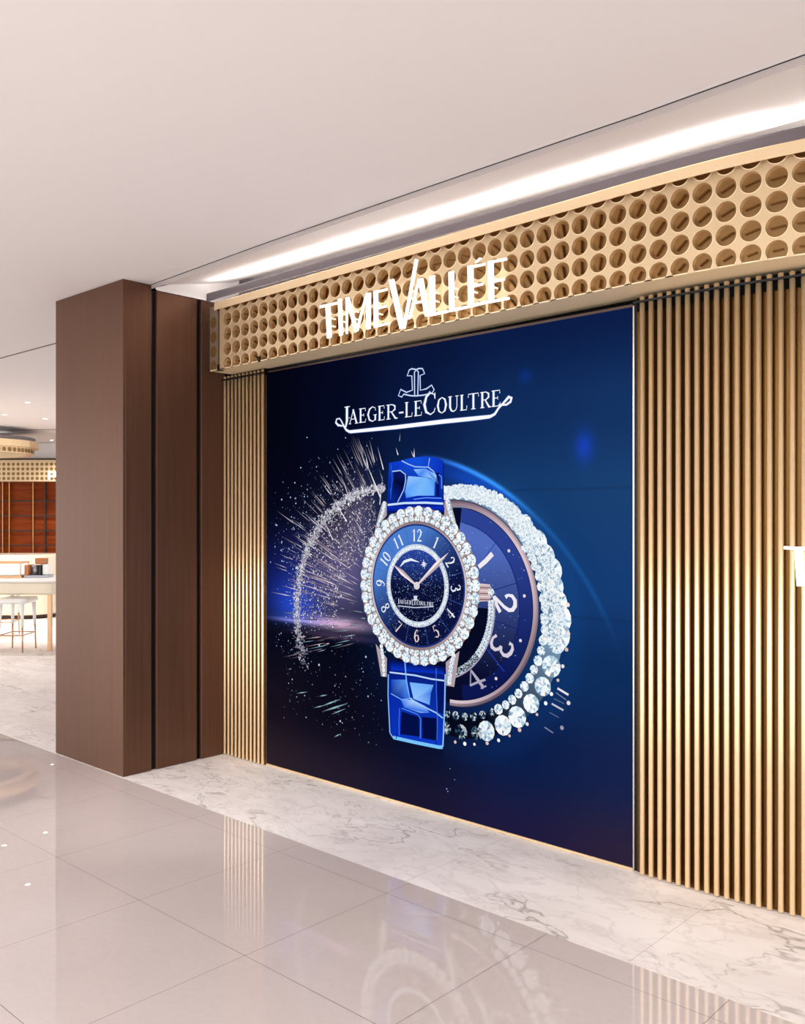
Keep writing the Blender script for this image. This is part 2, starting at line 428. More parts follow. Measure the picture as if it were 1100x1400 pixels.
# reflected-looking end column: short grey return with holes beside the column
b = MB(); b.box(-4.690, -4.604, FY+.004, FY+.03, 2.403, 2.80)
o = rel(b.build('end_return', M['endpanel'], fas), floc); o['label'] = 'greyer closing piece beside the column'
b = MB()
for r in range(4):
    cz = rowz(r)-.041; k = 20
    if r == 0: cz += .002
    b.poly([(-4.652+.030*math.cos(2*PI*i/k), FY+.0035, cz+.036*math.sin(2*PI*i/k)) for i in range(k)])
rel(b.build('end_recess', M['dgold'], fas), floc)
for z0, z1 in ((2.400, 2.436), (2.765, 2.80)):
    b = MB(); b.box(-4.606, -4.584, FY-.003, FY+.03, z0, z1)
    o = rel(b.build('black_joint', M['black'], fas), floc); o['label'] = 'short black block at the end of the fascia'
b = MB(); b.box(-4.212, -4.190, FY-.002, FY+.004, sofz(-4.2)-.002, sofz(-4.2)+.030)
o = rel(b.build('black_joint', M['black'], fas), floc); o['label'] = 'short black block on the lower edge'
bars = []
for i in range(NC):
    cx = colx(i); ang = math.radians(180+(i-28)*9.5)
    for r in range(5):
        cz = rowz(r)+tilt(cx)
        if r == 4 and i % 1 == 0: continue
        hl, hw = .026, .0024
        if r == 0: hl = .018
        ax, az = math.sin(ang), math.cos(ang)
        if r == 0: cz += .006
        pts = [(cx+ax*hl*s+az*hw*t, cz+az*hl*s-ax*hw*t) for s, t in ((-1, -1), (1, -1), (1, 1), (-1, 1))]
        bars.append((i, r, pts, cx))
vis = sorted([q for q in bars if q[3] < -1.08], key=lambda q: -q[3])
first = set((q[0], q[1]) for q in vis[:100])
rest = MB()
for i, r, pts, cx in bars:
    if (i, r) in first:
        bb = MB(); bb.prism_xz(pts, FY+.008, FY+RD+.002, dY=bend); rel(bb.build('pointer', M['bar'], fas), floc)
    else: rest.prism_xz(pts, FY+.008, FY+RD+.002, dY=bend)
o = rel(rest.build('pointers', M['bar'], fas), floc); o['kind'] = 'stuff'; o['label'] = 'the smaller clock-hand bars in the far holes'

# ------------------------------------------------------------------ light line on the lip
b = MB(); strip(b, -4.60, XR-.1, [(3.322, 2.848), (3.334, 2.848), (3.334, 2.852), (3.322, 2.852)])
tag(b.build('light_strip', M['led']), 'thin line of light lying behind the grey profile above the fascia', 'light strip')

# ------------------------------------------------------------------ lettering on the fascia
def zp(x, y): return (420+.2727*x, 330+.2727*y)
GL = {  # outlines measured on the sign, one list of polygons per letter
 'T': [[(62,322),(150,303),(150,315),(62,335)], [(90,322),(114,318),(120,481),(98,487)]],
 'I': [[(152,291),(171,287),(177,469),(159,473)]],
 'M': [[(191,283),(201,281),(201,462),(193,465)], [(191,283),(209,279),(254,445),(238,458)], [(292,262),(300,258),(254,450),(240,452)], [(293,262),(317,256),(316,438),(297,442)]],
 'E': [[(330,250),(352,246),(354,428),(333,433)], [(350,247),(400,235),(400,246),(350,258)], [(350,330),(396,319),(396,330),(350,341)], [(350,418),(408,405),(408,416),(350,430)]],
 'V': [[(407,194),(433,188),(487,434),(462,439)], [(538,90),(554,92),(490,437),(476,437)]],
 'A': [[(553,190),(562,190),(518,387),(504,391)], [(552,190),(579,184),(612,371),(589,377)], [(530,305),(585,293),(586,304),(530,316)]],
 'L': [[(611,176),(638,170),(640,371),(614,376)], [(636,357),(703,344),(704,357),(636,372)]],
 'L2': [[(707,153),(733,147),(736,350),(709,355)], [(732,336),(802,322),(803,335),(732,351)]],
 'É': [[(802,124),(830,118),(833,328),(805,334)], [(828,120),(890,108),(890,120),(828,133)], [(828,220),(881,207),(881,219),(828,232)], [(828,312),(904,297),(905,310),(828,329)], [(838,106),(860,82),(874,84),(848,107)]],
 'E2': [[(904,100),(931,94),(935,306),(907,311)], [(929,95),(999,81),(1000,94),(929,108)], [(930,196),(988,183),(988,195),(930,208)], [(932,293),(1010,278),(1012,291),(932,306)]],
}
sg = thing('shop_sign', 'large white illuminated shop lettering mounted on the perforated gold fascia', 'sign', (-3.0, 3.3, 2.45))
worldgl = {}
for k, polys in GL.items():
    worldgl[k] = [[at(*zp(*p), 3.292) for p in q] for q in polys]
    bb = MB()
    for q in worldgl[k]: bb.prism_xz(q, 3.292, 3.297, 0, 1)
    c = max(worldgl[k], key=lambda q: max(p[1] for p in q)-min(p[1] for p in q)); mx = sum(p[0] for p in c)/4; mz = sum(p[1] for p in c)/4
    for dz in (-.02, .02): bb.box(mx-.003, mx+.003, 3.296, 3.345, mz+dz-.004, mz+dz+.004, 1)
    o = rel(bb.build('letter', [M['white_lit'], M['letter_side']], sg), (-3.0, 3.3, 2.45))
# the second, smaller sign on the ribs (only its first letter is in the picture)
sg2 = thing('shop_sign', 'smaller white illuminated letters mounted on the gold ribs at the right edge', 'sign', (-1.2, 3.46, 1.25))
x0, z0 = worldgl['T'][0][0][0], worldgl['T'][1][3][1]
slope = (worldgl['E2'][0][3][1]-z0)/(worldgl['E2'][0][3][0]-worldgl['T'][1][3][0])
for k, polys in worldgl.items():
    bb = MB()
    for q in polys:
        pts = [(-1.262+(x-x0)*.80, 1.247+(z-z0-slope*(x-x0))*.80) for x, z in q]
        bb.prism_xz(pts, 3.455, 3.461, 0, 1, dY=bend)
    c = [(-1.262+(x-x0)*.80, 1.247+(z-z0-slope*(x-x0))*.80) for x, z in max(polys, key=lambda q: max(p[1] for p in q)-min(p[1] for p in q))]
    mx = sum(p[0] for p in c)/4; mz = sum(p[1] for p in c)/4
    for dz in (-.02, .02): bb.box(mx-.003, mx+.003, 3.460+bend(mx), 3.52+bend(mx), mz+dz-.003, mz+dz+.003, 1)
    rel(bb.build('letter', [M['white_lit'], M['letter_side']], sg2), (-1.2, 3.46, 1.25))

# ------------------------------------------------------------------ the lit screen
SX0, SX1, SZ0, SZ1, SY = -4.352, -1.905, .012, 2.398, 3.520
scr = thing('advertising_screen', 'large lit blue advertising screen showing a jewelled wristwatch, between the gold ribs', 'screen', ((SX0+SX1)/2, SY, 0))
sloc = ((SX0+SX1)/2, SY, 0)
b = MB(); b.box(SX0-.01, SX1+.018, SY+.004, SY+.07, .002, 2.405)
rel(b.build('housing', M['black'], scr), sloc)
b = MB()
b.box(SX1, SX1+.007, SY-.004, SY+.003, .002, 2.400)
o = rel(b.build('side_trim', M['silver'], scr), sloc)
b = MB(); b.box(SX0-.006, SX0, SY-.004, SY+.003, .002, 2.394)
o = rel(b.build('side_trim', M['silver'], scr), sloc); o['label'] = 'thin silver edge down each side'
b = MB(); b.poly([(SX0, SY-.004, 2.378), (SX1, SY-.004, 2.396), (SX1, SY-.004, 2.408), (SX0, SY-.004, 2.388)]); b.poly([(SX0, SY+.003, 2.378), (SX1, SY+.003, 2.396), (SX1, SY+.003, 2.408), (SX0, SY+.003, 2.388)])
o = rel(b.build('top_trim', M['darktrim'], scr), sloc); o['label'] = 'thin polished edge along the top'
b = MB(); b.box(SX0, SX1, SY-.006, SY+.003, .002, .012)
o = rel(b.build('bottom_trim', M['gold'], scr), sloc); o['label'] = 'thin gold edge along the floor'

def S(x, y): return at(x, y, SY)
def L1(c): return np.array(lin(c))
# background of the picture
NX, NZ = 320, 312
gx = np.linspace(SX0, SX1, NX); gz = np.linspace(SZ0, SZ1, NZ)
GX, GZ = np.meshgrid(gx, gz)
ctl = np.array([   # rows bottom..top, columns left..right  (sRGB)
 [(44,32,40),(36,28,44),(26,22,48),(30,26,62),(46,34,58)],
 [(22,16,28),(12,10,26),(8,14,40),(10,28,70),(22,34,76)],
 [(8,10,26),(6,8,24),(8,26,64),(10,44,92),(14,44,90)],
 [(10,14,46),(8,10,34),(12,36,86),(14,54,108),(22,60,116)],
 [(4,6,24),(5,8,26),(12,36,78),(20,58,108),(26,64,114)],
 [(3,5,18),(5,9,32),(10,26,66),(16,44,90),(20,50,98)],
 [(3,5,18),(5,8,30),(8,20,56),(10,28,70),(12,30,72)]], float)
U = (GX-SX0)/(SX1-SX0)*4; V = (GZ-SZ0)/(SZ1-SZ0)*6
i0 = np.clip(U.astype(int), 0, 3); j0 = np.clip(V.astype(int), 0, 5); fu = (U-i0)[..., None]; fv = (V-j0)[..., None]
fu = fu*fu*(3-2*fu); fv = fv*fv*(3-2*fv)
C = ctl[j0, i0]*(1-fu)*(1-fv)+ctl[j0, i0+1]*fu*(1-fv)+ctl[j0+1, i0]*(1-fu)*fv+ctl[j0+1, i0+1]*fu*fv
def glow(px, py, sx, sz, c, rot=0):
    X, Z = S(px, py); dx, dz = GX-X, GZ-Z
    a, d = dx*math.cos(rot)+dz*math.sin(rot), -dx*math.sin(rot)+dz*math.cos(rot)
    g = np.exp(-(a/sx)**2-(d/sz)**2)[..., None]
    return g*np.array(c, float)
above = 1/(1+np.exp(-(GZ-S(440, 858)[1])/.012))[..., None]
C += glow(400, 830, .24, .15, (18, 44, 120))*above+glow(450, 790, .34, .36, (34, 28, 34))*above
C += glow(400, 790, .30, .22, (2, 10, 46))*above
C += glow(460, 853, .28, .036, (170, 132, 138))+glow(400, 848, .20, .012, (90, 76, 90))
C += glow(475, 780, .24, .28, (54, 48, 58))*above+glow(490, 700, .12, .2, (46, 38, 42))
C += glow(460, 870, .35, .02, (50, 36, 48))
C += glow(798, 610, .045, .065, (4, 10, 75))+glow(718, 514, .035, .035, (0, 8, 34))
C += glow(650, 900, .40, .45, (0, 6, 16))
dc = np.hypot(GX+3.34, GZ-.356); an = np.degrees(np.arctan2(GZ-.356, GX+3.34))
for lo, hi, amp, c in ((58, 78, 1, (60, 130, 230)), (50, 74, .7, (60, 170, 230)), (28, 48, .40, (20, 130, 190))):
    w = 1/(1+np.exp(-(an-lo)/2.5))/(1+np.exp((an-hi)/2.0))
    C += (np.exp(-((dc-1.483)/.011)**2)*w*amp)[..., None]*np.array(c)*.42
    C += (np.exp(-((dc-1.44)/.05)**2)*(dc < 1.483)*w*amp)[..., None]*np.array((2, 20, 90))*.5*(lo > 40)
# watch halo on the right
dd = np.hypot(GX+2.86, GZ-1.017)
C += (np.exp(-((dd-.66)/.07)**2)*(GX > -2.95))[..., None]*np.array((2, 6, 10))
for sy_ in (668, 845):
    C *= 1-.10*np.exp(-((GZ-S(800, sy_)[1])/.006)**2)[..., None]*(GX > -2.6)[..., None]
C = np.clip(C, 0, 255)/255
Cl = np.where(C <= .04045, C/12.92, ((C+.055)/1.055)**2.4)
me = bpy.data.meshes.new('display_panel')
vv = np.stack([GX.ravel()-sloc[0], np.full(GX.size, 0.0), GZ.ravel()], 1)
idx = np.arange(NX*NZ).reshape(NZ, NX)
ff = np.stack([idx[:-1, :-1].ravel(), idx[:-1, 1:].ravel(), idx[1:, 1:].ravel(), idx[1:, :-1].ravel()], 1)
me.from_pydata(vv.tolist(), [], ff.tolist())
ca = me.color_attributes.new('picture', 'FLOAT_COLOR', 'POINT')
ca.data.foreach_set('color', np.concatenate([Cl.reshape(-1, 3), np.ones((NX*NZ, 1))], 1).ravel())
me.materials.append(M['picture'])
o = bpy.data.objects.new('display_panel', me); COL.objects.link(o); o.parent = scr
o['label'] = 'dark blue glowing picture background'

class PIC:
    """flat printed shapes in the picture, each with its own colours (srgb)"""
    def __init__(s, layer): s.v = []; s.f = []; s.c = []; s.y = -.0004*layer; s.n = 0
    def poly(s, pts, col, up=0):
        n = len(s.v); s.v += [(x-sloc[0], s.y-.00003*up, z) for x, z in pts]; s.f.append(tuple(range(n, n+len(pts))))
        cs = col if isinstance(col, list) else [col]*len(pts)
        s.c += [lin(c)+(1,) for c in cs]
    def disc(s, x, z, r, col, k=40, up=0): s.poly([(x+r*math.cos(2*PI*i/k), z+r*math.sin(2*PI*i/k)) for i in range(k)], col, up)
    def ring(s, x, z, r0, r1, colf, a0=0, a1=360, k=96, up=0):
        for i in range(k):
            t0, t1 = math.radians(a0+(a1-a0)*i/k), math.radians(a0+(a1-a0)*(i+1)/k)
            c0, c1 = colf(math.degrees(t0)), colf(math.degrees(t1))
            if isinstance(c0[0], tuple): q = [c0[0], c0[1], c1[1], c1[0]]
            else: q = [c0, c0, c1, c1]
            s.poly([(x+r0*math.cos(t0), z+r0*math.sin(t0)), (x+r1*math.cos(t0), z+r1*math.sin(t0)), (x+r1*math.cos(t1), z+r1*math.sin(t1)), (x+r0*math.cos(t1), z+r0*math.sin(t1))], q, up)
    def stroke(s, pts, w, col, up=0, round_=False):
        ws = w if isinstance(w, (list, tuple)) else [w]*len(pts)
        cs = col if isinstance(col, list) else [col]*len(pts)
        nrm = []
        for i in range(len(pts)):
            a = pts[max(0, i-1)]; c = pts[min(len(pts)-1, i+1)]
            dx, dz = c[0]-a[0], c[1]-a[1]; d = math.hypot(dx, dz) or 1; nrm.append((-dz/d, dx/d))
        for i in range(len(pts)-1):
            (x0, z0), (x1, z1) = pts[i], pts[i+1]; n0, n1 = nrm[i], nrm[i+1]; w0, w1 = ws[i]/2, ws[i+1]/2
            s.poly([(x0+n0[0]*w0, z0+n0[1]*w0), (x1+n1[0]*w1, z1+n1[1]*w1), (x1-n1[0]*w1, z1-n1[1]*w1), (x0-n0[0]*w0, z0-n0[1]*w0)], [cs[i], cs[i+1], cs[i+1], cs[i]], up)
    def gem(s, x, z, r, k=8, asp=1.0, rot=0.0, dark=0.0, up=0):
        pal = [(255,255,255),(255,255,255),(240,250,255),(220,238,248),(196,220,236),(166,196,216),(250,246,240),(232,244,252),(128,156,182)]
        ph = random.random()*6
        def pt(rad, a):
            px_, pz_ = rad*math.cos(a), rad*math.sin(a)*asp
            return (x+px_*math.cos(rot)-pz_*math.sin(rot), z+px_*math.sin(rot)+pz_*math.cos(rot))
        for i in range(k):
            a0, a1 = ph+2*PI*i/k, ph+2*PI*(i+1)/k; am = (a0+a1)/2
            def cc():
                c = random.choice(pal)
                if dark > .2 and random.random() < .35+dark*.6: return random.choice([(8, 16, 34), (24, 44, 70), (50, 80, 104)])
                return tuple(v*(1-dark*.4) for v in c)
            s.poly([pt(r, a0), pt(r, a1), pt(r*.55, am)], cc(), up)
            s.poly([pt(r, a1), pt(r*.55, am), pt(r*.55, am+2*PI/k)], cc(), up)
            s.poly([(x, z), pt(r*.55, am), pt(r*.55, am+2*PI/k)], cc(), up)
    def build(s, name, label):
        me = bpy.data.meshes.new(name); me.from_pydata(s.v, [], s.f)
        ca = me.color_attributes.new('picture', 'FLOAT_COLOR', 'POINT')
        ca.data.foreach_set('color', np.array(s.c, dtype=np.float32).ravel())
        me.materials.append(M['picture']); o = bpy.data.objects.new(name, me); COL.objects.link(o); o.parent = scr
        o['label'] = label; return o
def mixs(a, b, t): t = max(0, min(1, t)); return tuple(p+(q-p)*t for p, q in zip(a, b))
U_ = random.uniform

# --- sparkling dust and streaks
sp = PIC(1)
AC, AR = (-3.388, .965), .692
RC = S(585, 852)
WC = (-3.135, 1.150)
def inwatch(x, z): return math.hypot(x-WC[0], z-WC[1]) < .40
def dot(x, z, r, c): sp.poly([(x+r*math.cos(PI/3*i+.3), z+r*math.sin(PI/3*i+.3)) for i in range(6)], c)
for i in range(2300):                                # the bright dusty arc
    t = random.random(); a = math.radians(88+t*122)
    r = AR+random.gauss(0, .010+.008*math.sin(t*PI)+.022*max(0, t-.8)/.2)
    if t > .86 and random.random() < (t-.86)/.14*.9: continue
    x, z = AC[0]+r*math.cos(a), AC[1]+r*math.sin(a)
    br = U_(.25, 1)**1.2*(1-.55*max(0, (t-.72)/.28))
    dot(x, z, U_(.0022, .0050)+(.003 if random.random() < .12 else 0), mixs((90, 90, 120), (255, 255, 255), br))
for i in range(2300):                                # dust inside
    a = math.radians(U_(95, 192)); r = AR*math.sqrt(U_(.25, 1))
    x, z = AC[0]+r*math.cos(a), AC[1]+r*math.sin(a)
    if inwatch(x, z) or x > -3.33 and z < 1.5: continue
    if z < .92 and random.random() < .55: continue
    dot(x, z, U_(.0018, .0050), mixs((60, 50, 70), (255, 250, 255), U_(0, 1)**1.5))
for i in range(520):                                 # loose stars outside
    a = math.radians(random.choice([U_(92, 200), U_(100, 165)])); r = AR+abs(random.gauss(0, .16))+.01
    x, z = AC[0]+r*math.cos(a), AC[1]+r*math.sin(a)
    if x < SX0+.02: continue
    dot(x, z, U_(.0016, .0052), mixs((30, 40, 90), (200, 220, 250), U_(0, 1)**1.8))
for i in range(260):                                 # below
    x, z = U_(-4.2, -3.36), U_(.28, .95)
    if inwatch(x, z): continue
    dot(x, z, U_(.0016, .0048), mixs((25, 30, 50), (190, 215, 225), U_(0, 1)**2))
def streak(a, r0, ln, w, c):
    a = math.radians(a); dx, dz = math.cos(a), math.sin(a)
    p = (RC[0]+dx*r0, RC[1]+dz*r0); q = (RC[0]+dx*(r0+ln), RC[1]+dz*(r0+ln)); m_ = (RC[0]+dx*(r0+ln*.25), RC[1]+dz*(r0+ln*.25))
    if q[0] < SX0+.02 or inwatch(*p): return
    sp.stroke([p, m_, q], [w*.4, w, w*.25], [mixs(c, (20, 20, 50), .45), c, mixs(c, (12, 14, 46), .85)], up=2)
for i in range(190):
    a = U_(112, 176); r0 = U_(.52, 1.12) if random.random() < .75 else U_(.9, 1.2)
    lim = 1.02 if a < 150 else 1.15
    if r0 > lim: continue
    c = random.choice([(250, 246, 250), (236, 214, 220), (220, 214, 236), (224, 196, 200), (246, 244, 255)])
    streak(a, r0, U_(.04, .20), U_(.002, .0065), mixs((60, 54, 76), mixs(c, (250, 246, 252), .4), U_(.3, 1)))
for i in range(60):
    streak(U_(148, 172), U_(.30, .9), U_(.15, .36), U_(.002, .007), mixs((90, 70, 90), (250, 236, 244), U_(.2, 1)))
for i in range(46):
    streak(U_(176, 196), U_(.45, 1.05), U_(.03, .2), U_(.003, .008), mixs((50, 40, 50), random.choice([(220, 190, 190), (190, 200, 215), (150, 190, 195)]), U_(.2, 1)))
for (x, y, x2, y2, w, g) in ((440,706,455,738,.007,1),(446,668,468,672,.006,0),(454,680,474,713,.008,1),(466,650,480,688,.006,1),(498,627,520,680,.010,1),(505,602,512,632,.006,.8),(516,611,524,642,.007,1),(523,650,519,690,.007,.9),(541,612,544,622,.007,1),(566,613,566,625,.008,1),(562,616,565,624,.006,.8),(547,592,546,603,.004,.7),(500,622,503,640,.010,1)):
    c = mixs((90, 80, 100), (240, 232, 240), g); sp.stroke([S(x, y), S((x+x2)/2, (y+y2)/2), S(x2, y2)], [w*.3, w*.6, w], [mixs(c, (10, 14, 40), .7), c, c], up=3)
for (x, y, x2, y2, w) in ((440,973,474,962,.010),(438,966,465,956,.008),(452,977,472,969,.006),(428,968,445,964,.006),(405,948,420,946,.006),(436,952,447,950,.007),(456,1008,466,1003,.006)):
    sp.stroke([S(x, y), S((x+x2)/2, (y+y2)/2), S(x2, y2)], [w*.3, w, w*.4], [(20, 40, 60), (150, 190, 196), (80, 110, 120)], up=3)
for x, y, r in ((403,660,.006),(385,683,.007),(397,680,.006),(378,718,.007),(364,765,.005),(385,742,.006),(436,882,.010),(436,909,.009),(500,898,.008),(465,986,.008),(503,952,.006),(466,815,.011),(452,675,.005),(430,710,.006),(610.5,1078.5,.006),(612,1082,.005),(615,1051,.004),(621.5,1066,.004)):
    x_, z_ = S(x, y); dot(x_, z_, r*.8, (190, 205, 235) if y < 1000 else (120, 140, 180))
sp.build('sparkle_image', 'sparkling dust arc and streaks in the picture')

# --- big dial behind
bd = PIC(2)
BC, BR = (-2.868, 1.030), .640
RCt = (-2.897, 1.075)
def ang_ok(a): return True
bd.disc(RCt[0], RCt[1], .500, (8, 12, 40), 96)
# blue dial sectors, lighter at upper right, dark below
def dialc(x, z):
    t = (z-.72)/.62
    return mixs((8, 12, 42), (82, 108, 190), t)
for i in range(60):
    a0, a1 = -82+i*2.75, -82+(i+1)*2.75
    for r0, r1, k in ((.0, .18, 0), (.18, .34, 0), (.34, .405, 0), (.405, .478, 1)):
        pts = []; cs = []
        for r, a in ((r0, a0), (r1, a0), (r1, a1), (r0, a1)):
            x, z = RCt[0]+r*math.cos(math.radians(a)), RCt[1]+r*math.sin(math.radians(a))
            pts.append((x, z)); c = dialc(x, z)
            if k: c = mixs(c, (14, 30, 110), .55)
            cs.append(tuple(c))
        bd.poly(pts, cs, 1)
bd.ring(RCt[0], RCt[1], .403, .408, lambda a: mixs((10, 16, 60), (30, 50, 130), (a+80)/160), -80, 80, 60, 2)
def ray_(a, r0, r1, w, c): 
    t = math.radians(a); bd.stroke([(RCt[0]+r0*math.cos(t), RCt[1]+r0*math.sin(t)), (RCt[0]+r1*math.cos(t), RCt[1]+r1*math.sin(t))], w, c, 3)
ray_(17, .22, .41, .004, (22, 40, 130)); ray_(-14, .22, .42, .004, (20, 34, 110)); ray_(-44, .24, .44, .005, (40, 60, 190)); ray_(49, .25, .41, .003, (24, 44, 140))
for i in range(150):
    a, r = math.radians(U_(-60, 75)), U_(.1, .47); bd.disc(RCt[0]+r*math.cos(a), RCt[1]+r*math.sin(a), U_(.001, .0028), mixs((60, 90, 190), (200, 220, 255), U_(0, 1)), 5, 4)
for a in (38, 8, -20, -52): 
    t = math.radians(a); bd.disc(RCt[0]+.437*math.cos(t), RCt[1]+.437*math.sin(t), .008, (230, 220, 226), 12, 5)
# rose metal bezel
def rosec(a):
    s = .5+.5*math.sin(math.radians(a*2.3+20)); return (mixs((120, 100, 116), (206, 180, 186), s), mixs((90, 78, 96), (150, 130, 142), s))
bd.ring(RCt[0], RCt[1], .482, .497, lambda a: (mixs((150, 128, 140), (216, 196, 206), .5+.5*math.sin(math.radians(a*3))),)*2, -92, 100, 96, 5)
bd.ring(RCt[0], RCt[1], .497, .512, rosec, -92, 100, 96, 5)
bd.ring(RCt[0], RCt[1], .512, .516, lambda a: (40, 36, 60), -92, 100, 96, 5)
# dark band under the stones
def bandc(a): return (mixs((6, 10, 26), (120, 150, 180), (a+70)/60),)*2
bd.ring(BC[0]-.004, BC[1]+.006, .515, .625, bandc, -96, 98, 96, 0)
def stone_ring(cx, cz, R, r, a0, a1, step, dark=0.0, jit=0.0, k=8, asp=1.0):
    a = a0
    while a < a1:
        t = math.radians(a)
        d = dark if not callable(dark) else dark(a)
        bd.gem(cx+(R+U_(-jit, jit))*math.cos(t), cz+(R+U_(-jit, jit))*math.sin(t), r*U_(.9, 1.1), k, asp, t, d, 7)
        a += step
# the outer large stones: crisp below, a dense glitter above
stone_ring(BC[0], BC[1], .590, .049, -52, -6, 10.5, 0, 0, 12)
stone_ring(BC[0], BC[1], .600, .050, -6, 40, 7.2, 0, .008, 14, 1.2)
stone_ring(BC[0], BC[1], .588, .046, -72, -60, 10.5, .05, 0, 12)
stone_ring(BC[0]+.01, BC[1], .590, .036, -98, -72, 9.5, .55, 0, 12)
stone_ring(BC[0]-.01, BC[1]+.012, .528, .024, -60, 40, 5.4, 0, .002, 8)
stone_ring(BC[0]-.01, BC[1]+.012, .525, .021, -96, -60, 6.2, .35, 0, 8)
def rin(t):
    dx, dz = BC[0]-RCt[0], BC[1]-RCt[1]; bq = dx*math.cos(t)+dz*math.sin(t)
    return -bq+math.sqrt(bq*bq-(dx*dx+dz*dz)+.518**2)
for a in np.arange(38, 98, .9):
    t = math.radians(a); r0 = rin(t)
    for kx in range(4):
        rr = r0+.014+(.628-r0-.014)*(kx+U_(.1, .9))/4
        bd.gem(BC[0]+rr*math.cos(t), BC[1]+rr*math.sin(t), U_(.010, .023), 7, 1, 0, .0, 8)
for a in np.arange(-10, 38, 1.5):
    t = math.radians(a); r0 = rin(t)
    for kx in range(3):
        rr = r0+.012+(.60-r0)*(kx+U_(.1, .9))/3
        bd.gem(BC[0]+rr*math.cos(t), BC[1]+rr*math.sin(t), U_(.008, .020), 7, 1, 0, .06, 8)
for a in list(np.arange(-92, 8, 6.2)):
    t = math.radians(a+U_(-1, 1)); bd.disc(BC[0]+.645*math.cos(t), BC[1]+.645*math.sin(t), U_(.007, .011), random.choice([(240, 226, 224), (220, 190, 186), (250, 250, 250)]), 10, 9)
# numerals on the big dial
WH = (238, 234, 242)
def zs(x, y): return S(600+.2857*x, 640+.2857*y)
def pz(path, w, c=WH, up=6, pic=None):
    pts = [zs(*p) for p in path]; (pic or bd).stroke([(x+.003, z-.004) for x, z in pts], w, (30, 40, 100), up-1); w = [v*1.25 for v in w] if isinstance(w, list) else w*1.2; (pic or bd).stroke(pts, w, c, up)
pz([(190, 474), (222, 446), (256, 410)], [.018, .020, .020]); pz([(254, 412), (240, 412)], .008)
pz([(293, 690), (276, 655), (262, 612)], .015); pz([(264, 614), (285, 636), (312, 664), (335, 680), (352, 678), (364, 660), (364, 634), (350, 612), (330, 608), (318, 618)], [.012, .012, .013, .015, .017, .018, .017, .014, .011, .016])
pz([(276, 800), (258, 812), (250, 836), (254, 856), (268, 868), (284, 866), (298, 852)], [.012, .010, .014, .016, .014, .012, .010], (214, 206, 220))
pz([(298, 852), (296, 876), (308, 894), (326, 898), (342, 886), (352, 866), (350, 846), (336, 838)], [.010, .012, .014, .016, .016, .014, .010, .014], (214, 206, 220))
pz([(152, 966), (184, 1010), (214, 1052)], [.008, .014, .014], (176, 168, 188)); pz([(152, 966), (150, 1040)], .006, (150, 144, 166)); pz([(148, 1040), (186, 1024), (222, 1012)], .009, (176, 168, 188)); pz([(200, 1054), (226, 1042)], .006, (176, 168, 188))
# jewelled crescent inside
CR = (-3.018, 1.063)
for a in np.arange(-70, 6, 2.6):
    t = math.radians(a); 
    for rr in (.352, .370): bd.gem(CR[0]+rr*math.cos(t), CR[1]+rr*math.sin(t), .0105, 6, 1, 0, .12 if a > -40 else .3, 8)
bd.ring(CR[0], CR[1], .378, .385, lambda a: (170, 160, 185), -70, 6, 40, 9)
bd.ring(CR[0], CR[1], .18, .340, lambda a: (6, 10, 34), -75, 0, 30, 5)
# small marks right of the stones
for (x, y, x2, y2, w, g) in ((762,941,777,950,.010,1),(760,947,774,957,.004,.5),(754,962,770,971,.009,.8),(757,955,771,962,.003,.4),(751,974,764,981,.003,.4),(744,994,756,1002,.006,.45)):
    bd.stroke([S(x, y), S(x2, y2)], w, mixs((40, 50, 90), (232, 226, 236), g), 9)
for x, y in ((777, 961), (768, 995)): bd.disc(*S(x, y), .010, (230, 222, 232) if y < 980 else (160, 150, 170), 12, 9)
bd.build('dial_image', 'large blurred watch dial with stone-set bezel behind the wristwatch in the picture')

# --- the wristwatch in front
wt = PIC(4)
X0, Z0 = WC
def SP(pts, c, up=0): wt.poly([S(*p) for p in pts], c, up)
def zt(x, y): return (480+.1818*x, 610+.1818*y)
def zb_(x, y): return (480+.1818*x, 820+.1818*y)
def TP(pts, c, up=1): SP([zt(*p) for p in pts], c, up)
def BP(pts, c, up=1): SP([zb_(*p) for p in pts], c, up)
NV, BL, LB, WB = (4, 12, 60), (12, 52, 190), (110, 176, 250), (190, 224, 255)
# upper strap
TP([(285,125),(360,112),(420,95),(480,84),(560,76),(640,84),(695,110),(697,500),(268,498),(276,300)], [(14,60,200),(16,60,205),(20,80,220),(20,80,220),(16,70,210),(14,60,200),(12,50,180),(8,30,140),(8,30,140),(10,40,150)], 0)
TP([(322,185),(395,188),(408,230),(400,300),(360,415),(300,415),(290,330),(320,260)], [(6,18,90),(8,26,110),(4,14,70),(2,8,50),(6,20,100),(10,40,150),(20,90,210),(4,12,60)])
TP([(430,225),(560,235),(630,255),(625,375),(500,378),(415,400),(405,340)], [(150,200,255),(120,184,250),(70,140,240),(100,170,250),(120,184,250),(60,130,230),(90,160,250)])
TP([(410,390),(500,372),(630,372),(690,395),(690,420),(410,420)], (10,44,180), 2)
TP([(470,175),(560,168),(640,215),(660,290),(600,240),(510,225)], [(150,200,255),(90,150,240),(170,215,255),(60,120,230),(150,200,255),(60,130,240)], 2)
TP([(640,200),(665,200),(665,380),(640,380)], (6,20,100), 2); TP([(690,130),(697,130),(697,490),(690,490)], (8,30,130), 2)
def tst(path, w, c, f=zt, up=3): wt.stroke([S(*f(*p)) for p in path], w, c, up)
tst([(310,190),(370,183),(408,212),(410,260),(395,330),(350,420)], .006, (170, 205, 250))
tst([(380,110),(430,135),(480,155),(580,158),(590,90)], .006, (150, 195, 250)); tst([(580,158),(620,190),(640,235)], .006, (160, 205, 255))
tst([(275,442),(400,428),(560,425),(692,432)], .011, (200, 228, 255)); tst([(660,215),(680,230),(682,320)], .006, (90, 150, 240))
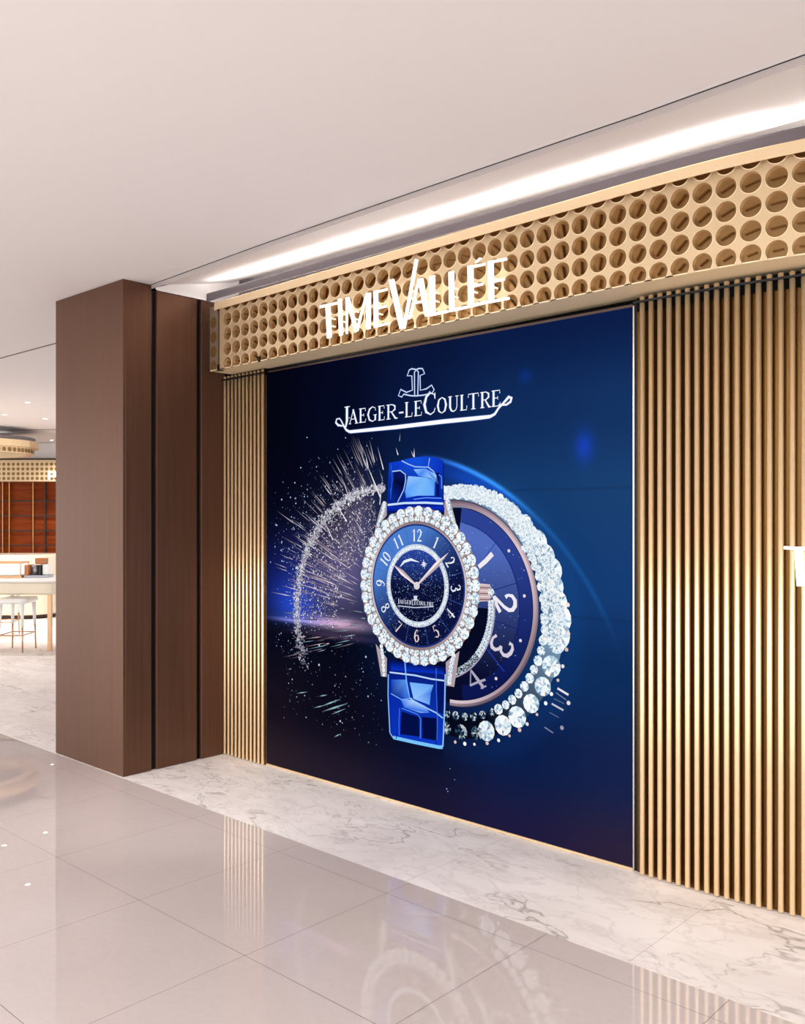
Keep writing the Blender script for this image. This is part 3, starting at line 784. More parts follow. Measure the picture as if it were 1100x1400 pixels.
tst([(470,400),(560,388),(680,392)], .004, (110, 170, 250)); tst([(300,140),(310,250),(296,400)], .004, (40, 110, 230))
TP([(268,455),(697,455),(697,498),(268,498)], [(8, 44, 190), (10, 50, 200), (4, 20, 110), (4, 16, 100)], 3)
# lower strap
BP([(280,455),(460,470),(710,510),(690,1115),(660,1118),(320,1050),(293,1010),(275,700)], [(6,20,90),(8,24,110),(6,20,100),(14,60,200),(14,60,200),(10,50,190),(8,30,130),(8,40,160)], 0)
BP([(300,600),(420,600),(430,740),(360,735),(300,710)], [(20,70,200),(90,150,240),(60,120,230),(10,40,160),(8,30,130)])
BP([(440,620),(620,640),(600,700),(590,790),(470,745)], [(120,180,250),(100,165,245),(60,120,230),(110,170,245),(150,200,255)])
BP([(370,745),(470,755),(560,800),(590,850),(520,850),(400,810)], [(60,120,230),(180,215,255),(90,150,240),(60,120,230),(150,195,250),(50,110,230)], 2)
BP([(380,840),(510,880),(515,1030),(370,1010)], (4,14,70)); BP([(530,880),(640,890),(650,1060),(535,1040)], (3,12,64)); BP([(650,600),(700,620),(690,860),(650,840)], (6,20,100)); BP([(300,460),(690,520),(700,560),(300,530)], [(4,14,80),(6,22,110),(10,50,190),(10,50,200)], 1)
tst([(290,545),(480,568),(600,595),(700,608)], .008, (190,222,255), zb_); tst([(405,470),(415,600),(440,740)], .008, (120,178,250), zb_)
tst([(440,740),(520,790),(640,850),(690,890)], .007, (160,205,255), zb_); tst([(300,705),(380,750),(460,740)], .006, (110,170,250), zb_)
tst([(365,815),(360,920),(362,1020)], .005, (60,120,230), zb_); tst([(380,815),(500,860),(525,900),(520,1040)], .005, (80,140,240), zb_)
tst([(640,515),(640,680),(650,900),(645,1060)], .004, (60,120,230), zb_)
tst([(280,560),(278,720),(292,1000),(318,1040)], .007, (140,190,250), zb_); tst([(318,1035),(480,1072),(660,1108),(688,1108)], .018, (120,196,250), zb_); tst([(708,560),(704,800),(690,1105)], .008, (150,196,250), zb_)
for x, y in ((340, 1020), (640, 1060)): tst([(x, y-25), (x, y+25)], .005, (6, 20, 90), zb_, 5)
# lugs
for pts in ([zt(232,430),zt(268,418),zt(268,520),zt(180,630),zt(205,520)], [zt(705,400),zt(745,402),zt(780,540),zt(800,620),zt(700,520)], [zb_(185,330),zb_(270,440),zb_(268,580),zb_(226,575)], [zb_(712,470),zb_(815,385),zb_(775,655),zb_(715,645)]):
    SP(pts, (176, 160, 166), 4)
def seg_gems(path, r, n, f, dark=0):
    ps = [S(*f(*p)) for p in path]
    for i in range(n):
        t = i/(n-1)*(len(ps)-1); k = min(int(t), len(ps)-2); u = t-k
        wt.gem(ps[k][0]+(ps[k+1][0]-ps[k][0])*u, ps[k][1]+(ps[k+1][1]-ps[k][1])*u, r, 7, 1, 0, dark, 6)
seg_gems([(250,430),(238,500),(205,590)], .013, 7, zt); seg_gems([(725,415),(740,480),(770,580)], .014, 8, zt)
seg_gems([(228,350),(240,440),(246,560)], .013, 8, zb_); seg_gems([(770,420),(748,520),(738,620)], .014, 8, zb_)
# case
wt.disc(X0, Z0, .406, (150, 128, 126), 96, 7)
for i in range(38):
    t = 2*PI*i/38+.05; wt.gem(X0+.383*math.cos(t), Z0+.383*math.sin(t), .0300, 14, 1, 0, 0, 8)
for i in range(60):
    t = 2*PI*i/60; wt.gem(X0+.3445*math.cos(t), Z0+.3445*math.sin(t), .0170, 7, 1, 0, 0, 9)
for i in range(76):
    t = 2*PI*i/76+.02; wt.disc(X0+.3625*math.cos(t), Z0+.3625*math.sin(t), .0045, (140, 92, 84), 6, 9)
wt.ring(X0, Z0, .317, .333, lambda a: (mixs((150, 126, 128), (236, 222, 222), .5+.5*math.sin(math.radians(a*2+60))), mixs((110, 90, 96), (196, 178, 180), .5+.5*math.sin(math.radians(a*2+140)))), k=120, up=10)
def face(x, z):
    g = ((x-X0)*-.6+(z-Z0)*.8)/.32
    return mixs((12, 20, 62), (74, 124, 206), (g+.35)/1.0)
for r0, r1 in ((.205, .26), (.26, .318)):
    for i in range(96):
        a0, a1 = 2*PI*i/96, 2*PI*(i+1)/96
        pts = [(X0+r*math.cos(a), Z0+r*math.sin(a)) for r, a in ((r0, a0), (r1, a0), (r1, a1), (r0, a1))]
        wt.poly(pts, [face(*p) for p in pts], 11)
wt.ring(X0, Z0, .310, .319, lambda a: (30, 50, 120), k=96, up=12)
for i in range(12):
    t = 2*PI*(i+.5)/12; wt.stroke([(X0+.215*math.cos(t), Z0+.215*math.sin(t)), (X0+.306*math.cos(t), Z0+.306*math.sin(t))], .0022, (60, 90, 170), 12)
for i in range(420):
    a, r = U_(0, 2*PI), U_(.205, .308); x, z = X0+r*math.cos(a), Z0+r*math.sin(a)
    if (-(x-X0)*.6+(z-Z0)*.8) > .10 and random.random() < .85: continue
    wt.disc(x, z, U_(.0009, .0026), mixs((50, 80, 160), (210, 225, 255), U_(0, 1)**1.5), 5, 13)
for i in range(96):   # inner face
    a0, a1 = 2*PI*i/96, 2*PI*(i+1)/96
    p = [(X0, Z0), (X0+.19*math.cos(a0), Z0+.19*math.sin(a0)), (X0+.19*math.cos(a1), Z0+.19*math.sin(a1))]
    wt.poly(p, [mixs((8, 12, 44), (40, 70, 160), ((q[1]-Z0)/.19+.1)) for q in p], 11)
for i in range(900):
    a, r = U_(0, 2*PI), .186*math.sqrt(U_(0, 1)); x, z = X0+r*math.cos(a), Z0+r*math.sin(a)
    wt.disc(x, z, U_(.0009, .0030), mixs((30, 50, 110), (190, 215, 250), U_(0, 1)**1.6), 5, 12)
for i in range(84):
    t = 2*PI*i/84; wt.gem(X0+.2*math.cos(t), Z0+.2*math.sin(t), .0105, 6, 1, 0, 0, 14)
wt.ring(X0, Z0, .186, .191, lambda a: (206, 214, 236), k=80, up=15); wt.ring(X0, Z0, .2095, .2145, lambda a: (206, 214, 236), k=80, up=15)
# moon and star in the upper inner face
tst([(370,905),(400,868),(450,852),(512,872)], [.004, .014, .014, .002], (232, 240, 255), zt, 16)
sx, sz = S(*zt(548, 888))
for i in range(8):
    t = PI*i/4+.2; rr = .026 if i % 2 == 0 else .018
    wt.poly([(sx+rr*math.cos(t), sz+rr*math.sin(t)), (sx+.007*math.cos(t+.5), sz+.007*math.sin(t+.5)), (sx+.007*math.cos(t-.5), sz+.007*math.sin(t-.5))], (236, 242, 255), 16)
wt.disc(sx, sz, .008, (220, 230, 255), 8, 16)
# digits drawn with a thin/thick pen
DG = {
 '0': [([(.5,1),(.2,.85),(.12,.5),(.2,.15),(.5,0),(.8,.15),(.88,.5),(.8,.85),(.5,1)], [.10,.14,.2,.14,.1,.14,.2,.14,.10])],
 '1': [([(.2,.82),(.55,1),(.55,0)], [.06,.16,.2])],
 '2': [([(.15,.75),(.3,.96),(.6,1),(.84,.78),(.7,.5),(.15,.04)], [.14,.1,.12,.22,.16,.08]), ([(.1,.06),(.9,.06)], [.14,.16])],
 '3': [([(.15,.85),(.4,1),(.75,.92),(.78,.65),(.45,.52)], [.12,.1,.16,.18,.08]), ([(.45,.52),(.82,.4),(.84,.15),(.5,0),(.12,.12)], [.08,.18,.2,.1,.14])],
 '4': [([(.68,0),(.68,1),(.05,.3),(.95,.3)], [.2,.16,.07,.12])],
 '5': [([(.8,.96),(.3,.96),(.25,.58),(.6,.6),(.86,.38),(.78,.1),(.45,0),(.12,.12)], [.12,.1,.08,.12,.2,.16,.1,.14])],
 '6': [([(.8,.9),(.5,1),(.2,.7),(.12,.35),(.3,.04),(.62,0),(.86,.22),(.78,.5),(.5,.58),(.2,.42)], [.1,.1,.16,.2,.14,.1,.18,.14,.1,.1])],
 '7': [([(.1,.95),(.88,.95),(.4,0)], [.14,.1,.18])],
 '8': [([(.5,.55),(.2,.72),(.25,.95),(.5,1),(.78,.93),(.78,.72),(.5,.55),(.15,.35),(.15,.12),(.5,0),(.85,.12),(.85,.35),(.5,.55)], [.1,.14,.14,.1,.14,.14,.1,.16,.16,.1,.16,.16,.1])],
 '9': [([(.2,.1),(.5,0),(.8,.3),(.88,.65),(.7,.96),(.38,1),(.14,.78),(.22,.5),(.5,.42),(.8,.58)], [.1,.1,.16,.2,.14,.1,.18,.14,.1,.1])],
}
def digits(pic, txt, x, z, h, rot, c, up):
    r = math.radians(rot); w = h*.58; tot = w*len(txt)*1.04
    for i, ch in enumerate(txt):
        for pts, ws in DG[ch]:
            q = []
            for px_, pz_ in pts:
                lx = -tot/2+i*w*1.04+px_*w; lz = (pz_-.5)*h
                q.append((x+lx*math.cos(r)-lz*math.sin(r), z+lx*math.sin(r)+lz*math.cos(r)))
            pic.stroke(q, [v*h*.78 for v in ws], c, up)
for n, rot in (('12', 0), ('1', -28), ('2', -52), ('3', -80), ('4', 42), ('5', 28), ('6', 0), ('7', -28), ('8', -50), ('9', 84), ('10', 55), ('11', 28)):
    k = int(n) % 12; t = PI/2-k*PI/6
    if n in ('4', '5', '7', '8'): rot = {'4': 50, '5': 28, '7': -30, '8': -55}[n]
    digits(wt, n, X0+.259*math.cos(t), Z0+.259*math.sin(t), .062, rot, (236, 240, 250) if k not in (5, 6, 7) else (236, 214, 216), 16)
# hands
def hand(tx, ty, w):
    q = S(*zt(tx, ty)); dx, dz = q[0]-X0, q[1]-Z0; d = math.hypot(dx, dz); ux, uz = dx/d, dz/d
    pts = lambda s, o: (X0+ux*d*s-uz*o, Z0+uz*d*s+ux*o)
    wt.poly([pts(0, w*.3), pts(.62, w), pts(1, 0), pts(.62, 0)], (246, 232, 234), 18)
    wt.poly([pts(0, -w*.3), pts(.62, -w), pts(1, 0), pts(.62, 0)], (190, 168, 176), 18)
    wt.poly([pts(0, w*.3), pts(.62, 0), pts(0, -w*.3)], (220, 204, 210), 18)
hand(318, 890, .014); hand(735, 798, .014)
wt.disc(X0, Z0, .020, (226, 216, 224), 20, 19); wt.disc(X0, Z0, .010, (120, 110, 130), 16, 19); wt.disc(X0, Z0, .006, (240, 236, 240), 12, 20)
# crown
SP([zt(962,1030),(zt(1040,1040)),(zt(1065,1080)),(zt(1060,1130)),(zt(1035,1165)),(zt(965,1170))], (200, 176, 178), 4)
for i in range(6):
    y = 1042+i*22; tst([(968, y), (1045, y+2)], .0045, (120, 84, 92) if i % 2 else (236, 216, 216), zt, 9)
wt.gem(*S(*zt(1052, 1098)), .020, 8, 1, 0, 0, 9)
wt.build('watch_image', 'jewelled wristwatch with blue crocodile strap in the picture')

# --- emblem and lettering in the picture
lt = PIC(6)
WHT = (255, 255, 255)
SERIF = {
 'A': [([(.02,0),(.48,1)], .07), ([(.42,1),(.86,0)], .17), ([(.2,.33),(.72,.33)], .06), ([(-.06,.02),(.2,.02)], .05), ([(.66,.02),(1.04,.02)], .05)],
 'E': [([(.22,0),(.22,1)], .18), ([(.02,.97),(.86,.97),(.88,.78)], .06), ([(.02,.03),(.88,.03),(.92,.24)], .06), ([(.22,.52),(.66,.52),(.66,.42)], .06), ([(.66,.52),(.66,.62)], .05)],
 'L': [([(.24,0),(.24,1)], .18), ([(.04,.97),(.46,.97)], .05), ([(.04,.03),(.88,.03),(.92,.28)], .06)],
 'R': [([(.2,0),(.2,1)], .18), ([(.02,.97),(.55,.97),(.78,.85),(.78,.64),(.55,.5),(.2,.5)], [.05,.07,.15,.15,.07,.05]), ([(.46,.5),(.82,.04),(1.02,.02)], [.1,.16,.05]), ([(.02,.03),(.4,.03)], .05)],
 'T': [([(.5,0),(.5,1)], .18), ([(.04,.76),(.06,.97),(.94,.97),(.96,.76)], .06), ([(.3,.03),(.7,.03)], .05)],
 'U': [([(.2,1),(.2,.3),(.32,.08),(.52,.02),(.72,.1),(.82,.32),(.82,1)], [.18,.18,.14,.08,.07,.07,.07]), ([(.02,.97),(.38,.97)], .05), ([(.66,.97),(.98,.97)], .05)],
 'O': [([(.5,1),(.2,.86),(.08,.5),(.2,.14),(.5,0),(.8,.14),(.92,.5),(.8,.86),(.5,1)], [.06,.14,.19,.14,.06,.14,.19,.14,.06])],
 'C': [([(.92,.72),(.86,.92),(.56,1),(.24,.86),(.08,.5),(.22,.14),(.56,0),(.84,.1),(.94,.28)], [.05,.06,.07,.15,.19,.15,.07,.06,.05]), ([(.92,1),(.92,.7)], .05)],
 'G': [([(.88,.72),(.82,.92),(.54,1),(.24,.86),(.08,.5),(.22,.14),(.56,0),(.84,.12)], [.05,.06,.07,.15,.19,.15,.07,.06]), ([(.84,.44),(.84,.06)], .16), ([(.64,.44),(1.0,.44)], .05)],
 '-': [([(.1,.36),(.9,.36)], .12)],
 'J': [([(.62,1),(.62,.2),(.5,-.1),(.3,-.16)], [.20,.20,.14,.07]), ([(.36,.97),(.92,.97)], .05)],
}
def letter(pic, ch, xl, xr, zb0, zb1, h, c, up, bold=1.0):
    w = xr-xl
    for pts, ws in SERIF[ch]:
        q = [(xl+px_*w, zb0+(zb1-zb0)*px_+pz_*h) for px_, pz_ in pts]
        ws2 = [v*h*.78*bold for v in ws] if isinstance(ws, list) else ws*h*.78*bold
        pic.stroke(q, ws2, c, up)
def base(px_): return 579.8-.1205*(px_-480)
word = [('J',466.5,479.5,1.27,1.9),('A',478,489.5,1,0),('E',491,501,1,0),('G',502.3,515.3,1,0),('E',517,526.5,1,0),('R',528,543.5,1,0),('-',544.8,552.5,1,0),('L',553.4,564.5,1,0),('E',566.2,577.5,1,0),('C',579,596.2,1.38,0),('O',597.6,611,1,0),('U',612.5,627.5,1,0),('L',629,639.2,1,0),('T',639.6,655,1,0),('R',656.5,671.3,1,0),('E',672,685,1,0)]
def zst(x, y): return S(440+.2545*x, 480+.2545*y)
def lettering(pic, c, up, grow, glowpass=False):
    for ch, a, b_, hh, dn in word:
        (xa, za), (xb, zb) = S(a, base(a)), S(b_, base(b_))
        px_h = 19.6+(a-480)*.0145
        h = (S(a, base(a)-px_h)[1]-za)*hh
        letter(pic, ch, xa, xb, za, zb, h, c, up, grow)
    e = .0035*(grow-1)*3
    pic.stroke([zst(*p) for p in [(122,398),(108,402),(88,398),(76,384),(80,366),(96,362),(106,376),(118,402),(132,424),(150,434)]], [.005+e,.007+e,.012+e,.012+e,.007+e,.006+e,.007+e,.009+e,.012+e,.014+e], c, up)
    pic.stroke([zst(*p) for p in [(150,434),(400,409),(650,379),(800,364),(905,352)]], [.016+e,.020+e,.021+e,.020+e,.016+e], c, up)
    pic.stroke([zst(*p) for p in [(905,352),(930,338),(950,306),(975,280),(1005,246),(1019,252),(1014,272),(992,288),(960,290),(950,286)]], [.014+e,.012+e,.010+e,.010+e,.014+e,.014+e,.012+e,.009+e,.007+e,.004+e], c, up)
lettering(lt, (44, 74, 140), 0, 1.75); lettering(lt, WHT, 2, 1.0)
lt.build('logo_lettering', 'glowing white serif lettering underlined by a curled line')
em = PIC(6)
outl = [[(508,100),(484,95),(470,102),(459,133),(484,133),(487,210),(455,222),(424,206),(412,240),(430,247),(440,232),(480,240),(505,241),(545,237),(570,232),(580,218),(590,229),(604,208),(590,183),(562,203),(530,211),(528,132),(553,121),(541,94),(520,94),(508,100)],
        [(508,104),(498,112),(499,236)], [(512,104),(519,112),(516,236)]]
for c, w, up in (((40, 66, 130), .013, 0), ((226, 238, 255), .0055, 2)):
    for path in outl: em.stroke([zst(*p) for p in path], w, c, up)
em.build('emblem', 'glowing outlined anchor emblem above the lettering')
# tiny lettering on the watch face
tl = PIC(6)
zb0 = S(*zt(480, 1192))[1]
for i, ch in enumerate('JAEGERLECOULTRE'):
    xa = S(*zt(350, 1190))[0]; xb = S(*zt(625, 1190))[0]; w = (xb-xa)/15
    letter(tl, ch, xa+i*w, xa+(i+.85)*w, zb0, zb0, .020 if ch != 'J' else .024, (220, 226, 240), 0, 1.3)
tl.stroke([S(*zt(352, 1200)), S(*zt(480, 1214)), S(*zt(622, 1206))], .005, (200, 206, 224), 0)
tl.poly([S(*zt(p, q)) for p, q in ((470,1125),(500,1125),(495,1150),(515,1160),(455,1160),(475,1150))], (214, 220, 236), 0)
tl.build('dial_lettering', 'tiny lettering on the watch face')

# ------------------------------------------------------------------ the shop far off at the left
FA = A
def fthing(name, label, cat, u, w, z=0, rot=0, group=None):
    return thing(name, label, cat, far(u, w, z), FA+rot, group)
# walls of the far shop: wood panelled
fw = MB(); fw.box(-14, -3.0, 0, .12, 0, 3.1); o = fw.build('wall_far', M['wood']); o.location = far(0, 17.3); o.rotation_euler = (0, 0, FA); struct(o)
def fpx(x, w): return (x-CX)/FPX*w
def fpz(y, w): return H-(y-CY)/FPX*w
W1 = 17.25
pn = fthing('wood_wall_panelling', 'red-brown wood panelling with dark joints and thin brass uprights on the far shop wall', 'wall panelling', -8, W1)
for zc in [fpz(y, W1) for y in (685, 705, 725.5, 745.5)]:
    bb = MB(); bb.box(-6, 3.2, -.012, .02, zc-.012, zc+.012); bb.build('dark_joint', M['toe'], pn)
for xp in (62, -30, -60): 
    bb = MB(); u = fpx(xp, W1)+8; bb.box(u-.012, u+.012, -.016, .02, 0, 2.6); bb.build('dark_joint', M['toe'], pn)
for xp in (4.5, 13.5, 46, -18, -44):
    bb = MB(); u = fpx(xp, W1)+8; bb.box(u-.009, u+.009, -.03, .02, .3, 2.36); bb.build('brass_upright', M['brass'], pn)
bb = MB(); bb.box(-6, 4.6, -.014, .02, 2.36, 2.62); bb.build('dark_header', M['toe'], pn)
W2 = 16.8
ff_ = fthing('shop_fascia', 'distant gold fascia with four rows of round holes above the wood panelling', 'fascia', -8, W2, 2.17)
bb = MB(); bb.box(-6, 3.2, 0, .3, 0, .40, bev=.004)
for i in range(104):
    for r in range(4):
        cx, cz = 1.98-.0875*i+.35, .055+.0875*r; k = 12
        if cx > 3.1: continue
        bb.poly([(cx+.031*math.cos(2*PI*j/k), -.002, cz+.031*math.sin(2*PI*j/k)) for j in range(k)], 1)
bb.build('perforated_panel', [M['lip'], M['dgold']], ff_)
bb = MB(); bb.box(-6, 3.2, -.03, .3, .402, .425); bb.build('dark_gap', M['toe'], ff_)
bb = MB(); bb.box(-6, 3.2, .1, .4, .426, .71); bb.build('upper_band', M['cove'], ff_)
pl = fthing('sign_letter', 'white illuminated letter P on the distant gold fascia', 'sign', fpx(63.5, 16.7), 16.74, fpz(655.5, 16.7))
bb = MB(); h_ = .145
for q in ([(0,0),(.028,0),(.028,h_),(0,h_)], [(.026,h_-.022),(.14,h_-.022),(.13,h_),(.026,h_)], [(.026,.050),(.13,.050),(.14,.070),(.026,.070)], [(.13,.050),(.158,.070),(.158,h_-.022),(.13,h_)]):
    bb.prism_xz(q, .02, .055)
bb.build('letter_face', M['white_lit'], pl)
# oval canopy
cn = fthing('oval_ceiling_canopy', 'oval gold perforated canopy hanging below the ceiling of the far shop', 'canopy', -8.6, 14.25, 2.49)
def stad(hx, hy, k=20):
    r = hy; pts = []
    for i in range(k+1): a = -PI/2+PI*i/k; pts.append((hx-r+r*1.35*math.cos(a), r*math.sin(a)))
    for i in range(k+1): a = PI/2+PI*i/k; pts.append((-hx+r+r*1.35*math.cos(a), r*math.sin(a)))
    return pts
def shell(name, hx, hy, z0, z1, m, lab=None, inner=.08):
    bb = MB(); o_, i_ = stad(hx, hy), stad(hx-inner, hy-inner)
    bb.loft([[(x, y, z0) for x, y in o_], [(x, y, z1) for x, y in o_], [(x, y, z1) for x, y in i_], [(x, y, z0) for x, y in i_], [(x, y, z0) for x, y in o_]], 0, False, False)
    q = bb.build(name, m, cn)
    if lab: q['label'] = lab
    return q
HX, HY = 2.42, 1.05
shell('upper_ring', HX+.06, HY+.06, .10, .20, M['gold'], 'smooth gold upper band')
shell('shadow_ring', HX+.02, HY+.02, .20, .26, M['greyc'], 'grey band standing for the cove shadow above the gold')  # grey ring in place of the cove shadow over the canopy
shell('hanging_frame', HX-.5, HY-.4, .26, .393, M['cove'], 'white frame fixing the canopy to the ceiling')
bb = MB(); bb.poly([(x, y, .255) for x, y in stad(HX-.02, HY-.02)]); bb.build('inner_ceiling', M['greyc'], cn)
bb = MB(); o_, i_ = stad(HX, HY), stad(HX-.08, HY-.08)
bb.loft([[(x, y, 0) for x, y in o_], [(x, y, .1) for x, y in o_], [(x, y, .1) for x, y in i_], [(x, y, 0) for x, y in i_], [(x, y, 0) for x, y in o_]], 0, False, False)
pts = stad(HX+.003, HY+.003, 40)
acc = 0
for (x0, y0), (x1, y1) in zip(pts, pts[1:]+pts[:1]):
    d = math.hypot(x1-x0, y1-y0); n = max(1, round(d/.087))
    for i in range(n):
        cx, cy_ = x0+(x1-x0)*(i+.5)/n, y0+(y1-y0)*(i+.5)/n; tx, ty = (x1-x0)/d, (y1-y0)/d
        s_ = min(.03, d/n*.4)
        bb.poly([(cx+tx*s_*math.cos(a)+ty*.002, cy_+ty*s_*math.cos(a)-tx*.002, .05+.034*math.sin(a)) for a in [2*PI*j/10 for j in range(10)]], 1)
bb.build('perforated_ring', [M['lip'], M['dgold']], cn)
for (uu, vv_, ln) in ((.9, -.35, .9), (.2, .1, 1.1), (1.2, .45, .5)):
    bb = MB(); bb.box(uu-ln/2, uu+ln/2, vv_-.02, vv_+.02, .240, .254); q = bb.build('light_line', M['led'], cn); q['label'] = 'short light line in the canopy ceiling'

# table with stools and showcases
tb = fthing('display_table', 'long cream display table with rounded drop apron and tan legs in the far shop', 'table', -5.6, 10.55)
def slab(mb, x0, x1, y0, y1, z0, z1, r, mi=0):
    k = 8
    def rr(i, z):
        out = []
        for (cx, cy2, a0) in ((x1-r, y0+r, -90), (x1-r, y1-r, 0), (x0+r, y1-r, 90), (x0+r, y0+r, 180)):
            for j in range(k+1): a = math.radians(a0+90*j/k); out.append((cx+(r-i)*math.cos(a), cy2+(r-i)*math.sin(a), z))
        return out
    mb.loft([rr(.02, z0), rr(0, z0+.02), rr(0, z1-.015), rr(.012, z1)], mi, True, False)
bb = MB(); slab(bb, -2.2, 1.86, -.36, .42, .775, .80, .3); bb.build('tabletop', M['white'], tb)
bb = MB(); slab(bb, -2.16, 1.83, -.33, .39, .635, .775, .28); bb.build('apron', M['cream'], tb)
for lx in (1.62, -2.0):
    for ly in (-.24, .30):
        bb = MB(); bb.box(lx-.022, lx+.022, ly-.022, ly+.022, 0, .64, bev=.003); bb.build('leg', M['tan'], tb)
def stool(u, w, rot, label, mg):
    t = fthing('counter_stool', label, 'stool', u, w, 0, rot, mg)
    bb = MB(); slab(bb, -.17, .17, -.21, .21, .54, .60, .06); bb.build('seat', M['white'], t)
    for sx_ in (-1, 1):
        for sy_ in (-1, 1):
            top = (sx_*.12, sy_*.16); bot = (sx_*.135, sy_*.185)
            mid = (top[0]+(bot[0]-top[0])*.5, top[1]+(bot[1]-top[1])*.5)
            bb = MB(); bb.tube((bot[0], bot[1], 0), (mid[0], mid[1], .30), .008, .011, 10); lg = bb.build('leg', M['tan'], t)
            bb = MB(); bb.tube((mid[0], mid[1], .28), (top[0], top[1], .55), .015, .023, 12); q = bb.build('leg_sleeve', M['white'], lg); q['label'] = 'white upper sleeve'
    bb = MB()
    for sy_ in (-1, 1): bb.tube((-.13, sy_*.177, .19), (.13, sy_*.177, .19), .006, k=8)
    for sx_ in (-1, 1): bb.tube((sx_*.13, -.177, .19), (sx_*.13, .177, .19), .006, k=8)
    bb.build('foot_rail', M['tan'], t)
stool(-4.36, 10.34, 0, 'white counter stool with gold-tipped legs in front of the display table, nearest the column', 'stools at the far display table')
stool(-5.05, 11.6, .2, 'white counter stool half hidden behind the display table', 'stools at the far display table')
# counter behind
ct = fthing('curved_counter', 'cream counter on a dark plinth behind the display table', 'counter', -7.4, 13.9)
bb = MB(); slab(bb, -1.6, 2.18, -.45, .45, .06, .95, .42); bb.build('body', M['cream'], ct)
bb = MB(); slab(bb, -1.56, 2.12, -.40, .41, 0, .06, .38); bb.build('plinth', M['toe'], ct)
# showcase on the table
WS = 10.75
sc = fthing('glass_showcase', 'low glass showcase with tan frame lying on the display table', 'showcase', fpx(8, WS), WS, .80)
bb = MB(); bb.box(-.55, .24, -.14, .14, 0, .025, bev=.003); bb.build('base', M['tan'], sc)
bb = MB(); bb.box(-.54, .23, -.13, .13, .165, .185, bev=.003); bb.build('top_frame', M['tan'], sc)
bb = MB(); bb.box(-.50, .21, -.11, .11, .025, .035); bb.build('display_mat', M['white'], sc)
bb = MB()
for sx_ in (-.53, .22):
    for sy_ in (-.12, .12): bb.box(sx_-.006, sx_+.006, sy_-.006, sy_+.006, .025, .165)
bb.build('corner_post', M['tan'], sc)
bb = MB(); bb.box(-.52, .21, -.115, -.111, .026, .164); bb.build('glass_pane', M['glass'], sc)
bb = MB(); bb.box(-.50, .20, .10, .115, .036, .16); bb.build('lit_back', mat('showcase_lit_back', (255, 252, 246), .5, emit=(255, 250, 240), es=.8), sc)
bx = fthing('jewellery_display_box', 'tan and grey jewellery display box at the right end of the display table', 'display box', fpx(49, WS), WS, .80)
bb = MB(); bb.box(-.10, .17, -.10, .10, 0, .03, bev=.003); bb.build('base', M['greycyl'], bx)
bb = MB(); bb.box(-.10, -.05, -.09, .09, .03, .15, bev=.003); bb.build('side_panel', M['brownbox'], bx)
bb = MB(); bb.tube((0, 0, .03), (0, 0, .145), .045, k=24); bb.build('cylinder_stand', M['greycyl'], bx)
bb = MB(); bb.box(.07, .09, -.09, .09, .03, .15); bb.build('divider', M['black'], bx)
bb = MB(); bb.box(.095, .165, -.06, .06, .03, .155, bev=.01); bb.build('white_cushion', M['white'], bx)
bx2 = fthing('leather_block', 'small tan block standing on top of the jewellery display box', 'display block', fpx(57, WS), WS, .962)
bb = MB(); bb.box(-.06, .06, -.05, .05, 0, .065, bev=.004); bb.build('block', M['brownbox'], bx2)
bb = MB(); bb.box(-.055, .055, -.045, .045, -.006, 0.0); bb.build('foot', M['toe'], bx2)

# ------------------------------------------------------------------ downlights in the ceiling
def downlight(x, y, label, energy, z=ZC, spread=120, r=.03, grp='ceiling downlights'):
    t = thing('downlight', label, 'ceiling light', (x, y, z), 0, grp)
    bb = MB(); k = 24
    bb.loft([[(rr*math.cos(2*PI*i/k), rr*math.sin(2*PI*i/k), zz) for i in range(k)] for rr, zz in ((r*1.35, 0), (r*1.35, -.006), (r, -.006), (r, -.001))], 0, False)
    bb.build('rim', M['ring'], t)
    bb = MB(); bb.poly([(r*math.cos(2*PI*i/k), r*math.sin(2*PI*i/k), -.002) for i in range(k)]); bb.build('lens', M['lampw'], t)
    if energy > 0:
        ld = bpy.data.lights.new('downlight_lamp', 'AREA'); ld.shape = 'DISK'; ld.size = r*2; ld.energy = energy; ld.color = (1, .93, .87)
        ld.spread = math.radians(spread)
        lo = bpy.data.objects.new('downlight_lamp', ld); COL.objects.link(lo); lo.parent = t; lo.location = (0, 0, -.012)
    return t
for u, w, lab in ((fpx(38, 10.9), 10.9, 'nearest downlight over the far shop, just left of the column'), (fpx(62, 12.7), 12.7, 'middle downlight over the far shop, beside the column'), (fpx(71, 16.2), 16.2, 'farthest downlight over the far shop, by the gold fascia'),
                  (fpx(6, 12.2), 12.2, 'downlight over the far shop at the left edge, above the canopy')):
    p = far(u, w); downlight(p[0], p[1], lab, 18)
for i, (x, y) in enumerate(((-4.0, 1.2), (-2.4, 1.2), (-.9, 1.2), (-4.9, -.6), (-2.4, -1.2), (.6, .4))):
    pass

# ------------------------------------------------------------------ light
def area(name, loc, size, sy, energy, rot, col_=(1, .95, .92), spread=180):
    ld = bpy.data.lights.new(name, 'AREA'); ld.shape = 'RECTANGLE'; ld.size = size; ld.size_y = sy; ld.energy = energy; ld.color = col_
    ld.spread = math.radians(spread)
    lo = bpy.data.objects.new(name, ld); COL.objects.link(lo); lo.location = loc; lo.rotation_euler = rot; return lo
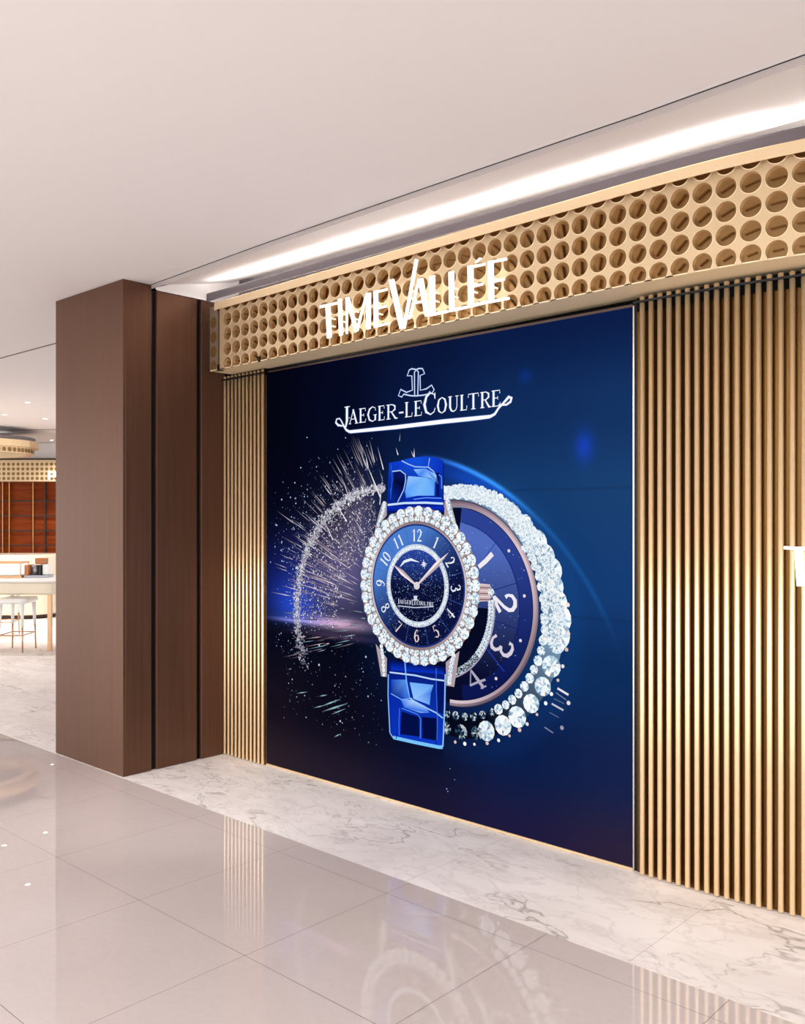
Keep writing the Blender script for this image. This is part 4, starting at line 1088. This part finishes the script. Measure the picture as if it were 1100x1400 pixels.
# strip behind the grey profile washing the lower ceiling
for i in range(4):
    x0, x1 = -4.6+i*1.1, -3.5+i*1.1
    xc = (x0+x1)/2
    area('cove_strip_lamp', (xc, 3.330+bend(xc), 2.8915+.006*(min(xc, -1.8)+1.8)), 1.1, .006, .5, (math.radians(180+35), 0, 0), (1, .97, .96))
    area('pocket_strip_lamp', (xc, 3.36+bend(xc), 2.90), 1.1, .02, 3.2, (math.radians(180), 0, 0), (1, .95, .93))
# unseen fill lamps added behind and above the viewer, without fixtures
for x, y, e in ((-5.5, -1.5, 60), (-1.8, -2.2, 60), (2.0, -1.0, 60)):
    area('concourse_fill', (x, y, ZC-.02), 1.6, .5, e*1.3, (0, 0, 0), (1, .98, .97))
def spot(loc, target, e, size, blend=.8):
    import mathutils
    ld = bpy.data.lights.new('concourse_spot', 'SPOT'); ld.energy = e; ld.spot_size = math.radians(size); ld.spot_blend = blend; ld.shadow_soft_size = .05; ld.color = (1, .94, .88)
    lo = bpy.data.objects.new('concourse_spot', ld); COL.objects.link(lo); lo.location = loc
    lo.rotation_euler = (mathutils.Vector(target)-mathutils.Vector(loc)).to_track_quat('-Z', 'Y').to_euler()
spot((-3.6, -1.0, 2.8), (-4.1, 3.3, .3), 420, 30)
spot((.2, -.6, 2.8), (-1.1, 3.4, .4), 190, 40)
# far shop ceiling light
p = far(-9.0, 16.95); area('far_cove_lamp', (p[0], p[1], 2.62), 7.0, .1, 50, (PI, 0, FA), (1, .97, .94))
p = far(-8.2, 14.25); area('canopy_fill', (p[0], p[1], 2.765), 3.6, 1.2, 10, (PI, 0, FA), (1, .97, .94))  # added uplight that lifts the canopy's dark shadow on the ceiling
p = far(-7.2, 12.0); area('far_shop_lamp', (p[0], p[1], ZC-.03), 3.0, 2.0, 60, (0, 0, FA), (1, .96, .91))

w = bpy.data.worlds.new('world'); scn.world = w; w.use_nodes = True
bg = w.node_tree.nodes['Background']; bg.inputs[0].default_value = (.945, 1.0, 1.01, 1); bg.inputs[1].default_value = 2.75

vs = scn.view_settings; scn.display_settings.display_device = 'sRGB'
vs.view_transform = 'Standard'; vs.look = 'None'; vs.exposure = 0.0; vs.gamma = 1.0; vs.use_curve_mapping = False
